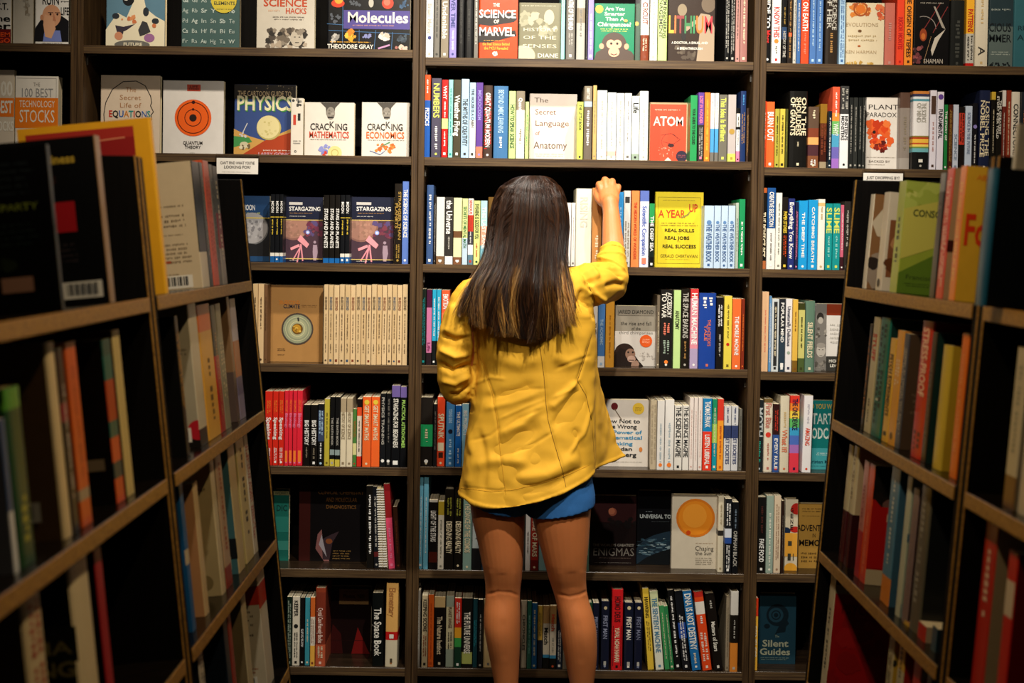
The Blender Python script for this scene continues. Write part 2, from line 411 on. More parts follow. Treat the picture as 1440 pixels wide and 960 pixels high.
# ---------------------------------------------------------------- spines on the back wall
# x0 x1 ytop (photograph pixels) | kind, recess, lean | colour bands from the top | lettering | look
spine_row(2, 0, '''
599 609.5 -28|P|W|Brain Maker,LG,.3,.7;o,IN,.72,.77,.5|white
610.5 618.5 -22|P|G|~,DG,.1,.8|mid-grey
620 631 -25|P|TP|Undeniable,OW,.25,.75,.6|taupe
632 642 -30|P|LV|Power Time,IN,.1,.62,.6;~,W,.65,.9|lavender
644 653 -20|H r20|K|~,DG,.2,.8|plain black
653.5 665.5 -20|H r22|K|~,DG,.3,.8|speckled black
666.5 672.5 -22|P|G|~,OW,.1,.9,.5|slim grey white-lettered
789 794.5 -25|P|AQ|~,GG,.2,.8|slim aqua
796 809 -25|H|G|The Theatre of the Mind,W,.05,.62,.5;~,LG,.66,.82,.6|slate grey
810.5 823 -20|H|LG .3 TP .5 LG|~,G,.3,.7|weathered light-grey
824 826.5 -10|P|DG|~,G,.3,.8|very slim black
827 835 -25|P|LV|~,W,.4,.9|lavender
901 913 -28|H|W .68 RB|CMOS circuit,RB,.05,.55,.6;~,CR,.72,.9,.6|half white half rust
914 924.5 -25|P|OW|~,LG,.1,.8|cream-white
925.5 938.5 -28|H|LM|System Engineering/Management,DG,.1,.72,.85|pale green
1019.5 1026.5 -25|P|K|~,LG,.1,.9,.75|black scrawl-covered
1027 1034 -25|P|K|~,LG,.1,.9,.75|black scribble-lettered
1034.5 1040.5 -22|P|RO|~,DG,.2,.7|dusty-pink
1041 1051.5 -25|H|9a6a64|~,CR,.2,.8|dark rose
''')
spine_row(2, 1, '''
596.5 605 105|P|OR .31 B|~,W,.05,.25;Fizzics,W,.4,.62,.6|orange-topped royal-blue
606.5 620.5 110|P|4a4658|!Numbers,LY,.06,.5,.6;~,W,.6,.9,.4|dark slate
621 630 112|P|R .5 LM .63 R|Why,W,.08,.25;~,W,.28,.5;~,W,.66,.9|red with green block
630.5 637 112|P|AQ|~,TE,.1,.8|slim aqua
637.5 648 112|P|45402f|Weather Flying,W,.2,.72,.7|dark olive
648.5 659.5 111|P|LB|The Myths of Creativity,DG,.25,.85,.62|pale blue
660 669 116|P|LB .5 W|The House is a Cabin,DG,.08,.6,.4|bluish-white
669.5 679 116|P|MV .0 PU .85 SA|Microcosm,LV,.1,.5,.5|purple with salmon foot
679.5 692.5 120|H|45342c|Great Quantum Modern,W,.1,.85,.5;~,R,.1,.9,.9|dark red-speckled
694 714.5 121|H|ST|Beyond Limbic Learning,LB,.05,.65,.35;~,W,.7,.88,.3|wide steel-blue
715.5 725 128|P|LM|How to Speak Science,DGN,.2,.85,.62|light green
725.5 738 128|H|TP .28 OW|Quantum Life,W,.1,.5,.4;~,TP,.55,.8|taupe-topped cream
738.5 743.5 143|P|LM|~,GN,.2,.8|very slim pale-green
811.5 820 143|P|CFD65E|The Little Book,DG,.05,.5,.45|lime-yellow
821 832.5 121|H|TP .21 LB .28 6a6055|Great Tales,OW,.03,.18,.7;~,W,.33,.85,.5|taupe blue-banded
833.5 839 120|H|C9a568|~,TP,.2,.7|slim tan
839.5 853.5 127|P|dfe6dd|~,LG,.1,.9,.3|wide off-white
854 866.5 130|P|dfe6e0 .87 E8b7a8 .94 DFe6e0|~,LG,.1,.8,.3|white with pink foot band
867 877.5 131|P|E3e4e0|~,LG,.1,.8,.35|plain white
878 888 131|P|E3e4e0|~,G,.1,.8,.2|white thin-lettered
888.5 899 135|P|DFe5e2 .9 GG|Life,K,.1,.27,.7|white green-footed
899.5 911.5 128|P|E3e8e2|~,LG,.2,.9,.3|tall white
970.5 980.5 134|P|GN|Your Guide to the Cloud,K,.2,.75,.4|bright green
981.5 990 130|P|PU .47 DG|Lost in Wonder,PK,.05,.45,.5;~,LG,.5,.95,.7|purple-topped striped
990.5 998.5 130|P|O2|~,Y,.1,.9,.4|plain orange
999 1004.5 131|P|W .52 SB .87 G|~,LG,.1,.5|slim white-and-blue
1005 1010.5 131|P|W .52 SB .87 G|~,LG,.1,.5|slim blue-and-white
1011 1022.5 133|P|6a675c|This Idea Is Brilliant,LY,.05,.7,.62|grey
1023.5 1035 133|P|B0a8a6 .88 LY|o,GO,.52,.58,.7|pale lilac-grey
1035.5 1040.5 152|P|K .1 OW .35 K .4 W .8 PK|~,K,.15,.35;~,DG,.4,.75|slim black-white-pink
1041 1049 128|H|DB|~,TN,.3,.75,.7;~,SB,.05,.2|dark blue
1049.5 1053 152|P|3a2a22|~,TN,.1,.9,.7|slim brown speckled
''')
spine_row(3, 0, '''
1075 1084.5 -28|P|K|!Guide to,W,.1,.58,.6;Mars,R,.6,.76,.8|black
1085.5 1098.5 -25|P|W|Know This,R,.3,.68,.6;o,O2,.7,.75,.5;~,G,.78,.9|white
1099.5 1107 -25|P|K .55 2a3f60 .7 K|History of Time,LG,.6,.92,.5;~,GO,.3,.55|black blue-patched
1107.5 1115 -25|P|221b16|#,OR,.62,.67,.6;~,TN,.1,.95,.5|dark brown
1115.5 1120 -20|P|B9b7ae|~,G,.2,.9|slim grey-white
1120.5 1126 -20|P|41689e|~,W,.2,.9|slim blue
1126.5 1138 -25|P|E04a28|Sex on Earth,W,.1,.6,.62;~,SA,.62,.9|vermilion
1139 1148 -25|P|4a72ae|~,LB,.2,.8|cornflower-blue
1148.5 1157.5 -25|P|4a72ae|~,LB,.2,.9|second cornflower-blue
1160.5 1178.5 -25|H|2a221b|The Science/Of Her,LG,.1,.58,.8;~,TN,.6,.9,.3|wide dark-brown
1180.5 1188.5 -20|P|LB|~,41689e,.05,.95,.7|pale blue dotted
1244 1259 4|H r24|B9695c|~,RO,.3,.6|dusty-red
1260.5 1271.5 -22|P|E2452a|Rigor Mortis,R,.4,.8,.6|orange-red
1272 1284 -22|P|E58a30|The Origin of Tepees,3a2010,.1,.9,.5|amber
1336.5 1356.5 0|H r20|1a1c1b|~,3a3c38,.3,.9,.5|wide charcoal
1358.5 1370 -22|P|OY .6 B9b7ae .96 R|Patterns,R,.3,.58,.6;~,DG,.62,.94,.85|yellow-topped red-footed
1371.5 1390 -24|H|D0c8b4|~,BE,.2,.5,.3;A,DG,.76,.86,.5|wide cream
''')
spine_row(3, 1, '''
1072 1077.2 142|P|E0502c|Burn Out,W,.15,.6,.6|slim red-orange
1077.6 1089 143|P|E8602c|Burn Out,W,.15,.6,.7|wide orange
1089.5 1096 153|P|A8a03e|~,K,.1,.85,.5|olive-yellow
1096.5 1104 153|P|C8b448|~,K,.1,.85,.5|mustard-yellow
1104.5 1108 153|P|4a4a20|~,OL,.2,.8|slim dark-olive
1109.5 1135.5 128|H|12110f|On the/Shoulders/of Giants,CR,.08,.58,.9;!Hawking,CR,.66,.72,.5|very wide black
1136.5 1151.5 150|P|5a4638 .35 7a3c28 .5 E8a060 .62 4a2a30 .8 7a4a30|~,CR,.05,.2;~,W,.86,.96,.6|nebula-printed
1153 1163 146|P r22|8a6420 .3 5a2f18 .5 3a1810 .9 9a8a70|~,RB,.3,.8,.8|brown-and-gold
1163.5 1169.5 156|P|13202c|~,W,.1,.9,.5|slim navy
1170 1180.5 122|P|E0583a .32 E58a3a .42 6ab060 .58 4a9ac0 .74 6a62b0 .88 9a6ac0|Why?,W,.45,.6,.7;~,W,.05,.4|rainbow-banded
1181 1193.5 121|P|3a3a3a .34 E6e6e8|!Einstein's/Monsters,K,.36,.66,.85;~,LG,.02,.32,.9|black-topped white
1194 1199.8 137|P|222423|~,LG,.1,.8,.4|slim charcoal
1200.2 1206.2 137|P|2c2e2c|~,LG,.1,.8,.4|thin dark-grey
1207 1212.2 137|P|1c1f1e|~,LG,.1,.8,.4|slim near-black
1212.6 1216.6 137|P|2c2e2c|~,LG,.1,.8,.4|very slim dark-grey
1265 1280 130|H r30|5a4338 .2 8a8078 .85 A09890|~,TP,.3,.8|grey-brown
1281 1307 128|H|C07a3a .035 3a3a55 .07 DAe0e4 .1 5a98a8 .13 E4e2e2 .57 8a7a3a .59 B03a20 .61 E8b848 .66 C05028 .68 E8c860 .71 6a8a48 .73 6aa8b0 .78 141414|The Science/of Mind,LG,.15,.4,.6;#,OW,.87,.91,.25|very wide stripe-banded white
1307.5 1317 127|P|DCd8e4 .0 DCd8e4|#,4a342a,.07,.3,.7;~,RO,.4,.8|lilac-white brown-patched
1317.5 1327 129|P|DCd8e4|o,PU,.03,.1,.8;Fundamental,K,.22,.6,.6|lilac-white
1327.4 1332.6 147|P|1f7a3c|The Story of,W,.05,.6,.5|slim green
1333 1339.6 147|P|4a1c12|~,GO,.05,.95,.7|slim maroon gilt-lettered
1340 1348 147|P|C3cbdc|Science,7a8aa0,.4,.9,.5|pale blue-grey
1348.5 1356.5 150|P|1a1413 .1 C03a2a .6 1a1413|~,1a1413,.1,.58,.8|black with red block
1357 1367 149|P|BFcce0|Science in the Future,7a8aa8,.1,.75,.4|light periwinkle
1367.5 1374.5 145|P|17161a|o,LV,.3,.4,.8;~,W,.45,.9|slim black purple-dotted
1377 1392.5 127|H|1c2340|Losing the/Nobel Prize,CR,.05,.9,.85|wide navy
1393 1399.8 129|P|C8a83a .1 14120f|~,CR,.2,.8|slim yellow-tipped black
1400.3 1408.5 129|P|17140f|The Greatest/Story Ever Told,OW,.05,.6,.85|black white-titled
1409 1414.3 127|P|D8d4cc .2 6a2a22|~,OW,.25,.9|slim maroon
1414.7 1421.7 127|P|8a3420|~,CR,.1,.9|rust-red
1422 1434 129|H|DAd2c2|Connectome,DG,.15,.8,.55|wide cream
1434.5 1444 129|P|20252c|~,O2,.2,.6|blue-black
''')
spine_row(1, 2, '''
380 386.3 273|P|101216 .33 Y .34 101216 .86 OW .91 1b5a9a|Moon,W,.1,.27,.6;~,Y,.36,.6,.5|black yellow-ruled
386.7 392.7 273|P|101216 .33 Y .34 101216 .86 OW .91 1b5a9a|Moon,W,.1,.27,.6;~,Y,.36,.6,.5|black yellow-ruled
393.1 398.2 273|P|101216 .33 Y .34 101216 .86 OW .91 1b5a9a|Moon,W,.1,.27,.6;~,Y,.36,.6,.5|black yellow-ruled
454.4 462.6 274|P|15120f .93 1b62a8|Stars and Planets,W,.2,.78,.6|black blue-footed
463 470.6 274|P|15120f .93 1b62a8|Stars and Planets,W,.2,.78,.6|black blue-footed
471 478 274|P|15120f .93 1b62a8|Stars and Planets,W,.2,.78,.6|black blue-footed
478.5 484.8 274|P|101216 .33 Y .34 101216 .86 OW .91 1b5a9a|Moon,W,.1,.27,.6;~,Y,.36,.6,.5|black yellow-striped
485.2 492 274|P|101216 .33 Y .34 101216 .86 OW .91 1b5a9a|Moon,W,.1,.27,.6;~,Y,.36,.6,.5|black yellow-striped
554.5 564.8 258|P|1d1812|Stranger Than/Planets,GO,.1,.7,.85;~,GO,.75,.95,.6|black gold-lettered
565.5 574.5 255|P|5a78c0|The Science of Science,W,.1,.68,.6|periwinkle-blue
''')
spine_row(2, 2, '''
599.5 609.5 260|H|3c5684|~,W,.1,.8,.5|slate-blue
610 613 274|P|2a2622|~,LG,.1,.9,.6|very slim dark speckled
613.5 625 277|P|DFdcd2 .88 7a5c40|#,W,.93,.96,.4|cream brown-footed
625.8 637 277|P|33312e .88 E2e2e2|the Universe,W,.05,.55,.72;~,LG,.58,.8|charcoal white-footed
637.5 649.5 278|P|DAdcae .5 6a4a30 .6 DAdcae .89 7a5238|#,W,.93,.96,.4|cream brown-labelled
650 657.5 279|P|DAdf98 .6 B8cfe0|Secrets of Mental Math,1f6a3a,.12,.75,.6|pale yellow-green
658 665.5 279|P|E6e0d8 .25 B83a2a .5 3a3a42 .7 E6e2e0 .85 5a7a8a|!Serious Curious,B83a2a,.02,.5,.5;~,W,.5,.7|red-white-and-grey
666 675 282|P|DCe08a|Swearing Is Good For You,DGN,.05,.6,.62;~,R,.66,.9|pale lime
675.5 685 282|P|A8cfd2 .4 E09a80 .7 7ab0c0|The Last Sane,W,.1,.75,.5|aqua-and-salmon
686 697.5 277|H|6a4e24 .3 3a2c18|~,GO,.1,.4,.4|gold-edged brown
698 712 280|P|OW|~,G,.1,.9|off-white hair-hidden
712.5 727 280|P|C7c2b2|~,G,.1,.9|stone-coloured hair-hidden
727.5 741 282|P|LB|~,G,.1,.9|pale-blue hair-hidden
741.5 756 282|P|DG|~,W,.1,.9|dark-grey hair-hidden
756.5 772 281|P|CR|~,G,.1,.9|cream hair-hidden
772.5 787 283|P|TE|~,W,.1,.9|teal hair-hidden
787.5 796 284|P|OW|~,G,.1,.9|slim ivory hair-hidden
796.5 803 285|P|E9e6e2|~,LG,.2,.8,.2|slim white
803.4 809 285|P|E4e0da|~,G,.2,.8,.2|slim cream-white
809.6 832 265|H|E6e3d0|Rising,C9c8b8,.1,.5,.45|very wide cream
832.5 846 264|P|D08c4c .0 C88a4e|~,CR,.6,.95,.5|tan-orange
846.5 858 266|H|5a4632|~,TN,.2,.8|brown arm-hidden
858.5 868 270|P|8a9aa6|~,W,.2,.8|blue-grey arm-hidden
868.5 876.5 270|P|2f86c4|~,LB,.2,.8|slim sky-blue
877 886.5 268|P|C9c8c4|#,2a2a2a,.08,.16,.7;~,TP,.4,.9,.8|light-grey black-motif
887.5 899 268|P|E8854a|The Hidden World of Wonders,B0381a,.15,.9,.35|apricot-orange
899.6 912.5 268|P|5a6eb4 .14 D9dbe8|Scientific Companion,4a62b0,.2,.85,.45;#,SA,.88,.96,.5|violet-tipped white
913 920.3 286|P|2a9050 .3 16221e .84 101010|The Deep Sea,W,.2,.75,.6|green-topped black
990 1003.8 289|P|B5cbe2|The Weather Book,3a5a8a,.3,.9,.55;o,5a80b0,.24,.3,.5|wide light-blue
1004.2 1013.6 289|P|B5cbe2|The Weather Book,3a5a8a,.3,.9,.55;o,5a80b0,.24,.3,.5|light-blue
1014 1023.6 289|P|B5cbe2|The Weather Book,3a5a8a,.3,.9,.55;o,5a80b0,.24,.3,.5|light-blue
1024 1033.8 289|P|B5cbe2|The Weather Book,3a5a8a,.3,.9,.55;o,5a80b0,.24,.3,.5|light-blue
1034.2 1038.6 285|P|A8b4a8|~,DG,.2,.8|slim grey-green
1039 1047.6 280|P|1f8a54|~,W,.3,.85,.45|emerald-green
''')
spine_row(3, 2, '''
1067.5 1078 264|P|B0582a .06 17130f .9 B0663a|The Perfect Bet,CR,.3,.85,.7|black orange-tipped
1078.5 1090.5 264|P|1c4a86 .5 DEdcd8|Creative Selection,W,.05,.48,.5;~,G,.55,.9,.3|blue-over-white
1091 1099.5 271|P|E2e0d6|~,7a7a70,.1,.85,.4|ivory
1100 1107.8 277|P|1a1511|Paper Stories,Y,.2,.5,.6;~,OR,.52,.85,.6|black yellow-titled
1108.2 1117.5 279|P|26306e|Everything You Know,W,.05,.85,.6|indigo
1118 1122.6 284|P|1c2444|~,PK,.1,.9,.6|slim midnight-blue
1123 1135.8 282|P|1f94d2|The Deep Time,W,.1,.9,.3;#,9ac0dc,.4,.5,.25|bright azure
1136.2 1149.8 281|P|1f94d2|Catching Breath,W,.1,.9,.3;#,9ac0dc,.4,.5,.25|bright cyan-blue
1150.2 1160 280|P|E4e2d8 .05 D8b878 .1 E4e2d8|~,BE,.1,.3|white gold-marked
1160.5 1170.5 286|P|1a8f90|Slime,LY,.06,.45,.7;~,AQ,.48,.85,.45|turquoise
1171 1181.5 286|P|1a8f90|Slime,LY,.06,.45,.7;~,AQ,.48,.85,.45|turquoise
1182 1186.6 288|P|C8607a .8 3a1a20|~,W,.1,.7|slim pink
1187 1196 283|P|2c2825|~,LG,.1,.7,.5|dark-grey
''')
_bx = [455, 461.5, 469, 477, 484.5, 492.5, 500, 507.5, 515, 522, 529.5, 537, 544, 551, 558, 565.5, 573]
spine_row(1, 3, '''
355 362.2 399|Pm|C9ab7c|~,4a3420,.15,.6,.4|far-left tan
362.6 370.8 399|Pm|D0b285|~,4a3420,.15,.6,.4|light tan
371.2 376 400|Pm|6a4a2c|~,4a3420,.15,.6,.4|slim brown
''' + '\n'.join('%s %s %s|Pm|%s|30-Second,%s,.15,.32,.5;~,5a4630,.36,.7,.35;~,5a4630,.74,.86,.35|tan' % (
    a + .2, b - .2, 400 + (i * 7 % 3) * .5, ('D0b488', 'CBae80', 'D4b88c')[i % 3], ('4a3a2c', '3a5068', '7a3a20')[i % 3]) for i, (a, b) in enumerate(zip(_bx[:-1], _bx[1:]))))
spine_row(2, 3, '''
592.5 599 406|P|17201a|~,TE,.1,.8,.6|black teal-lettered
599.5 607.2 407|P|4a1a3a .24 C0709a .84 241a1e|Life,7a2a5a,.7,.82,.5|mauve-pink
607.6 613.3 407|P|2aa2c8 .68 14181a|~,W,.1,.65,.5|cyan-over-black
613.7 619.8 407|P|2aa2c8 .68 14181a|~,W,.1,.65,.5|cyan-over-black
620.3 632 408|P|D85a34 .3 E0704a|Emotion,W,.05,.25,.6;~,W,.3,.9,.6|coral-orange
832.5 840.5 412|P|DEdcd6|The Genome,DG,.4,.9,.5|white
841 851 412|P|4a7cba .85 W|The Academic,LB,.35,.7,.4|mid-blue
851.5 864 410|P|E3a43a|~,C98a28,.3,.9,.3|golden-yellow
923.5 928 415|H|6a5f50|~,CR,.2,.8|slim taupe
928.5 946 407|H|1e1c1b|Accessory/To War,OW,.04,.36,.85;~,SA,.42,.58,.6;~,GG,.64,.84,.6;o,O2,.9,.94,.3|wide black
947 957.3 408|P|B7d68c|Anatomy,K,.26,.5,.55|pale green
957.8 969.8 406|H|1b1712|The Space Barons,LG,.05,.62,.6;~,TN,.65,.9|black serif-titled
970.5 982 406|P|C8383a .12 D88a9a .75 A898b8|Human Machine,W,.05,.7,.65|pink
982.8 1006.8 412|H|1d3f92|The Ancestor's/Tale,C86a50,.35,.7,.4;~,W,.05,.2,.7|very wide royal-blue
1007.5 1017.3 418|P|181512|~,W,.1,.42,.7;~,LG,.5,.85,.4|black
1018 1029.3 416|P|D9c64a|~,6a5a20,.1,.6,.35;o,R,.64,.68,.4|yellow
1029.8 1042 420|P|E06a34|The Mobile Machine,W,.25,.8,.45|wide orange
1042.5 1047 420|P|7a2c1a|~,O2,.2,.8|slim red-brown
''')
spine_row(3, 3, '''
1064.5 1070.8 411|P|D8ccc8|~,B06a70,.1,.95,.7|white pink-speckled
1071.2 1080.8 410|P|D9b088|~,SA,.2,.8,.3|peach
1081.2 1084.8 416|P|5a8ab8|~,W,.1,.9,.6|slim blue
1085.2 1095.3 420|P|C6cdd0 .04 C6cdd0|#,2a2a2a,.04,.92,.5;~,CR,.1,.88,.35|pale grey black-panelled
1095.7 1104.2 420|P|24262c .5 2c3c4a|Popular Mind,W,.05,.6,.5;#,W,.88,.94,.5|dark-slate
1104.6 1113.8 420|P|DCdadc|Unnaturally Delicious,3a3c50,.1,.65,.5;o,GG,.72,.76,.5|white
1114.2 1122 421|P|DDb24a .84 7a5a20|~,7a4a20,.15,.45|straw-yellow
1122.5 1131.8 426|P|3a3c1c .1 C6c070 .8 4a5a30|~,3a3c1c,.2,.7|green-and-yellow
1132.3 1146 423|H|5d7a68|Silent Fields,CR,.3,.8,.5|grey-green
''')
spine_row(1, 4, '''
372.5 383 550|P|D02a1c|Speaking,W,.35,.65,.6;~,O2,.12,.3,.6;~,W,.76,.94,.6|bright-red
383.5 391.3 550|P|D02a1c|Speaking,W,.35,.65,.6;~,O2,.12,.3,.6;~,W,.76,.94,.6|bright-red
391.7 399.4 550|P|D02a1c|Speaking,W,.35,.65,.6;~,O2,.12,.3,.6;~,W,.76,.94,.6|bright-red
400 405.4 549|P|D8283a|Biology,PK,.3,.5,.6;#,O2,.8,.95,.6;~,O2,.12,.3,.6|crimson
405.8 411.4 549|P|D8283a|Biology,PK,.3,.5,.6;#,O2,.8,.95,.6;~,O2,.12,.3,.6|crimson
411.8 417.4 549|P|D8283a|Biology,PK,.3,.5,.6;#,O2,.8,.95,.6;~,O2,.12,.3,.6|crimson
417.8 425.2 549|P|D8283a|Biology,PK,.3,.5,.6;#,O2,.8,.95,.6;~,O2,.12,.3,.6|crimson
426.5 436 569|P|14110f|Big History,W,.25,.66,.6;~,TP,.7,.9|black
436.5 446.5 569|P|14110f|Big History,W,.25,.66,.6;~,TP,.7,.9|black
447 455.5 568|P|17181c .1 3a4560 .6 141414|~,LB,.1,.5,.8;~,W,.62,.9|black starry-topped
456 463.4 561|P|B7a93c|~,6a6020,.2,.6|olive-yellow
463.8 470.6 558|P|121212 .76 8a9a9a .84 121212 .9 C8b848|The Earth Book,LG,.3,.7,.4|black yellow-footed
471 478 558|P|121212 .76 8a9a9a .84 121212 .9 C8b848|The Earth Book,LG,.3,.7,.4|black yellow-footed
478.5 486.7 560|P|A8977a .2 D9cdb0|History of Science,8a7a60,.2,.6,.55|cream
487.2 495.6 560|P|A8977a .2 D9cdb0|History of Science,8a7a60,.2,.6,.55|cream
496 501.3 575|P|4a7a3a .6 D0cc90 .8 4a7a3a|~,R,.2,.5,.6|slim green-and-cream
501.7 508.5 561|P|1a1412 .12 D8502a .25 D9cbb8 .85 C83020|~,DG,.3,.8|orange-cream-and-red
509.5 521.5 558|P|E5642a|Get Smart Maths,CR,.12,.62,.5;o,Y,.05,.1,.6|orange
522 533.8 558|P|E5642a|Get Smart Maths,CR,.12,.62,.5;o,Y,.05,.1,.6|orange
534.5 542.4 553|P|15171a|Physics Training,LG,.05,.7,.45;o,W,.9,.94,.6|black white-circled
542.8 550 553|P|111214|~,G,.05,.7,.45;o,W,.9,.94,.6|slim black
550.5 562.3 542|P|6a5a98 .14 0e0f12|Stargazing for Beginners,OW,.16,.76,.55;#,W,.92,.97,.6|dusk-topped black
562.8 571.5 544|P|6a5a98 .13 0e0f12|Practical Astronomer,9ac860,.16,.76,.55|purple-topped black
''')
spine_row(2, 4, '''
590.5 608.8 559|H|1c1815 .39 219a5c .71 1c1815|~,CR,.45,.66,.35;o,W,.9,.95,.3|wide black green-blocked
609.3 614.3 568|P|1a191c|~,G,.1,.8,.5|slim black
614.8 625.5 558|P|E24a26|Sputnik,CR,.24,.6,.7;#,CR,.66,.78,.8;#,3a1a12,.8,.88,.6|vermilion
627 639.5 566|H|3d7ab0|Young Guns,LB,.1,.32,.4;o,NV,.4,.5,.5;~,LB,.56,.92,.5|steel-blue
640 648.8 570|P|1a62b4|The Ultimate,W,.1,.5,.5;~,W,.7,.95|cobalt-blue
649.3 659 568|P|8abccf|Big Projects,W,.1,.5,.5|pale blue
660 676 566|H|DG|~,W,.2,.8|dark-grey jacket-hidden
676.5 690 570|P|CR|~,G,.2,.8|cream jacket-hidden
914.5 923.5 563|H|B9ab90|~,A0927a,.05,.95,.9|beige
924 934.3 563|P|DAd8d4|~,A0b0b8,.3,.9,.4;o,O2,.9,.96,.5|white
935 947.8 562|P|DAd8d4|~,A0b0b8,.3,.9,.4;o,O2,.9,.96,.5|wide white orange-dotted
948.5 959.3 570|P|D8d5ce|The Science Magpie,14181c,.02,.8,.66|white
960 969 570|P|D8d5ce|The Science Magpie,14181c,.02,.8,.66|white
969.5 975.3 559|P|DCd2cc|~,C09a90,.15,.9,.3|slim white
975.7 981.3 559|P|DCd2cc|~,C09a90,.15,.9,.3|slim white
981.7 987.6 559|P|DCd2cc|~,C09a90,.15,.9,.3|slim white
988.3 1001 560|P|1f7ab0 .46 DA3c28|!Thomas Frank,W,.04,.4,.6;Listen Liberal,W,.5,.92,.5|blue-over-red
1001.5 1008.3 561|P|1f8a60 .2 4a9a70 .35 9ac860 .62 1a8fa0|~,CR,.1,.9|green-and-teal
1008.8 1017.5 561|P|D03a2a .3 E8982e|~,C05a20,.35,.9,.5|red-topped orange
1018 1028 571|P|C9cacc .3 34406a .5 C9cacc|Secret Societies,34406a,.35,.9,.5;~,34406a,.02,.3|white-and-navy
1028.5 1038 571|P|C9cacc .3 34406a .5 C9cacc|Secret Societies,34406a,.35,.9,.5;~,34406a,.02,.3|white-and-navy
1039 1043.5 575|H|6a6860|~,DG,.1,.9|slim dull-grey
''')
spine_row(3, 4, '''
1062.5 1073.6 562|P|20282a|Moth,B8c0c0,.1,.52,.75;~,2aa890,.56,.9,.5|dark-slate
1074 1086.6 561|H|6f5a34 .05 D8cdb8|First Bite,B0685a,.05,.4,.6;o,D0382a,.46,.52,.6;~,B0685a,.6,.85|cream red-dotted
1087 1096 568|P|321a18 .45 30508e|~,C83a2a,.08,.42,.6;Every Rule,W,.5,.95,.5|maroon-over-blue
1097 1110 557|H|CFc6ae|What If?,C86a4a,.44,.74,.55;~,BE,.2,.42|stone-coloured
1110.8 1124 556|P|D8382a .1 E5822e .2 E8c848 .3 5ab060 .42 3a9ac8 .52 4a6ab8 .64 A06ab0 .75 D83a4a|The One Device,2a1a3a,.04,.45,.55|rainbow-gradient
1127.5 1140 556 |P r10 l-2|E2dfe0|!Amazing,D8482a,.42,.65,.5;~,B9b7c0,.1,.38,.4|white
''')
spine_row(1, 5, '''
515.5 525.5 683|P r22 l2|14120f|~,W,.1,.9,.5|slim black
526 533 684|P r22 l4|15171c .8 5a2020 .86 15171c|~,LG,.1,.75,.5|black red-dotted
533.5 539.5 684|PC r26 l5|CDb98a|~,8a7a5a,.2,.6|cream spiral-bound
540 545.5 686|PC r26 l6|C9b890|~,8a7a5a,.2,.6|slim cream spiral-bound
546.5 555.5 680|P r18 l9|8a1c20 .4 D8486a|~,PK,.5,.9,.5|pink red-topped
557 563.5 712|P r24 l6|3a2014|~,RB,.2,.8|small dark-brown
''')
spine_row(2, 5, '''
588.5 595 671|P|6ab0cc|~,W,.2,.9,.35|tall sky-blue
595.5 602.4 671|P|6ab0cc|~,W,.2,.9,.35|tall sky-blue
603 615.3 703|P|CFcac0 .03 15110f .75 4a1a10 .9 15110f|Light of the Stars,W,.15,.6,.6|black white-edged
615.8 624.4 705|P|B8a030 .2 DAd4c4|~,8a8a7a,.25,.9,.4|white yellow-topped
625 638 688|H|17140f|Designing Reality,CR,.4,.8,.6;~,OL,.1,.35,.6|black
638.5 650.5 688|H|17140f|Designing Reality,CR,.4,.8,.6;~,OL,.1,.35,.6|black
651 663.4 703|P|7c9a90|The Dance of the Cosmos,CR,.05,.75,.6|sage-green
664 677 700|P|A9b3b4 .7 1a1a1c|~,3a3c40,.3,.6|grey black-footed
677.6 690 704|P|2c3a4a|~,W,.2,.8|slate leg-hidden
690.5 706 702|H|CR|~,G,.2,.8|cream leg-hidden
706.5 720 705|P|RB|~,CR,.2,.8|rust leg-hidden
720.5 738.5 703|H|DG|~,LG,.2,.8|charcoal leg-hidden
739 746 708|P|D9d5d0|~,G,.4,.8|white
746.5 757.5 706|P|9a2a1c .85 6a1c18|Future of Mars,CR,.1,.8,.6|brick-red
758 772 704|P|SL|~,W,.2,.8|grey-green leg-hidden
773 790 706|H|NV|~,W,.2,.8|navy leg-hidden
791 805 704|P|BE|~,G,.2,.8|beige leg-hidden
806 823.5 706|P|DG|~,G,.2,.8|dark-grey leg-hidden
824.5 829 700|P|5a7a6a|~,CR,.2,.8|slim moss-green
1009.5 1017.8 698|H r26|C9bfa6 .45 2a2622 .52 C9bfa6|~,A09070,.1,.4|cream black-banded
1018.3 1029 701|P|1a1c20 .4 C8ced8 .52 2a4a90 .6 17181c|~,W,.05,.38,.7;~,W,.62,.95,.6|black blue-banded
1029.5 1038.6 706|P|101114|Orphan Black,LG,.4,.9,.55;~,6a7a8a,.1,.38|black
''')
spine_row(3, 5, '''
1060 1064.8 702|P|5a3a24 .35 141312|~,W,.4,.9,.6|slim brown-over-black
1065.3 1077 699|P|151312|Fake Food,W,.55,.86,.55;~,4a2420,.1,.5|black
1077.5 1087.8 697|P|8fa295|~,E0e0d0,.2,.95,.4|sage
1088.3 1098 697|P|D2bfa4|~,9a7a60,.1,.9,.55|pale beige
1098.5 1102.5 704|P|2a1a14|~,G,.2,.8|very slim dark-brown
''')
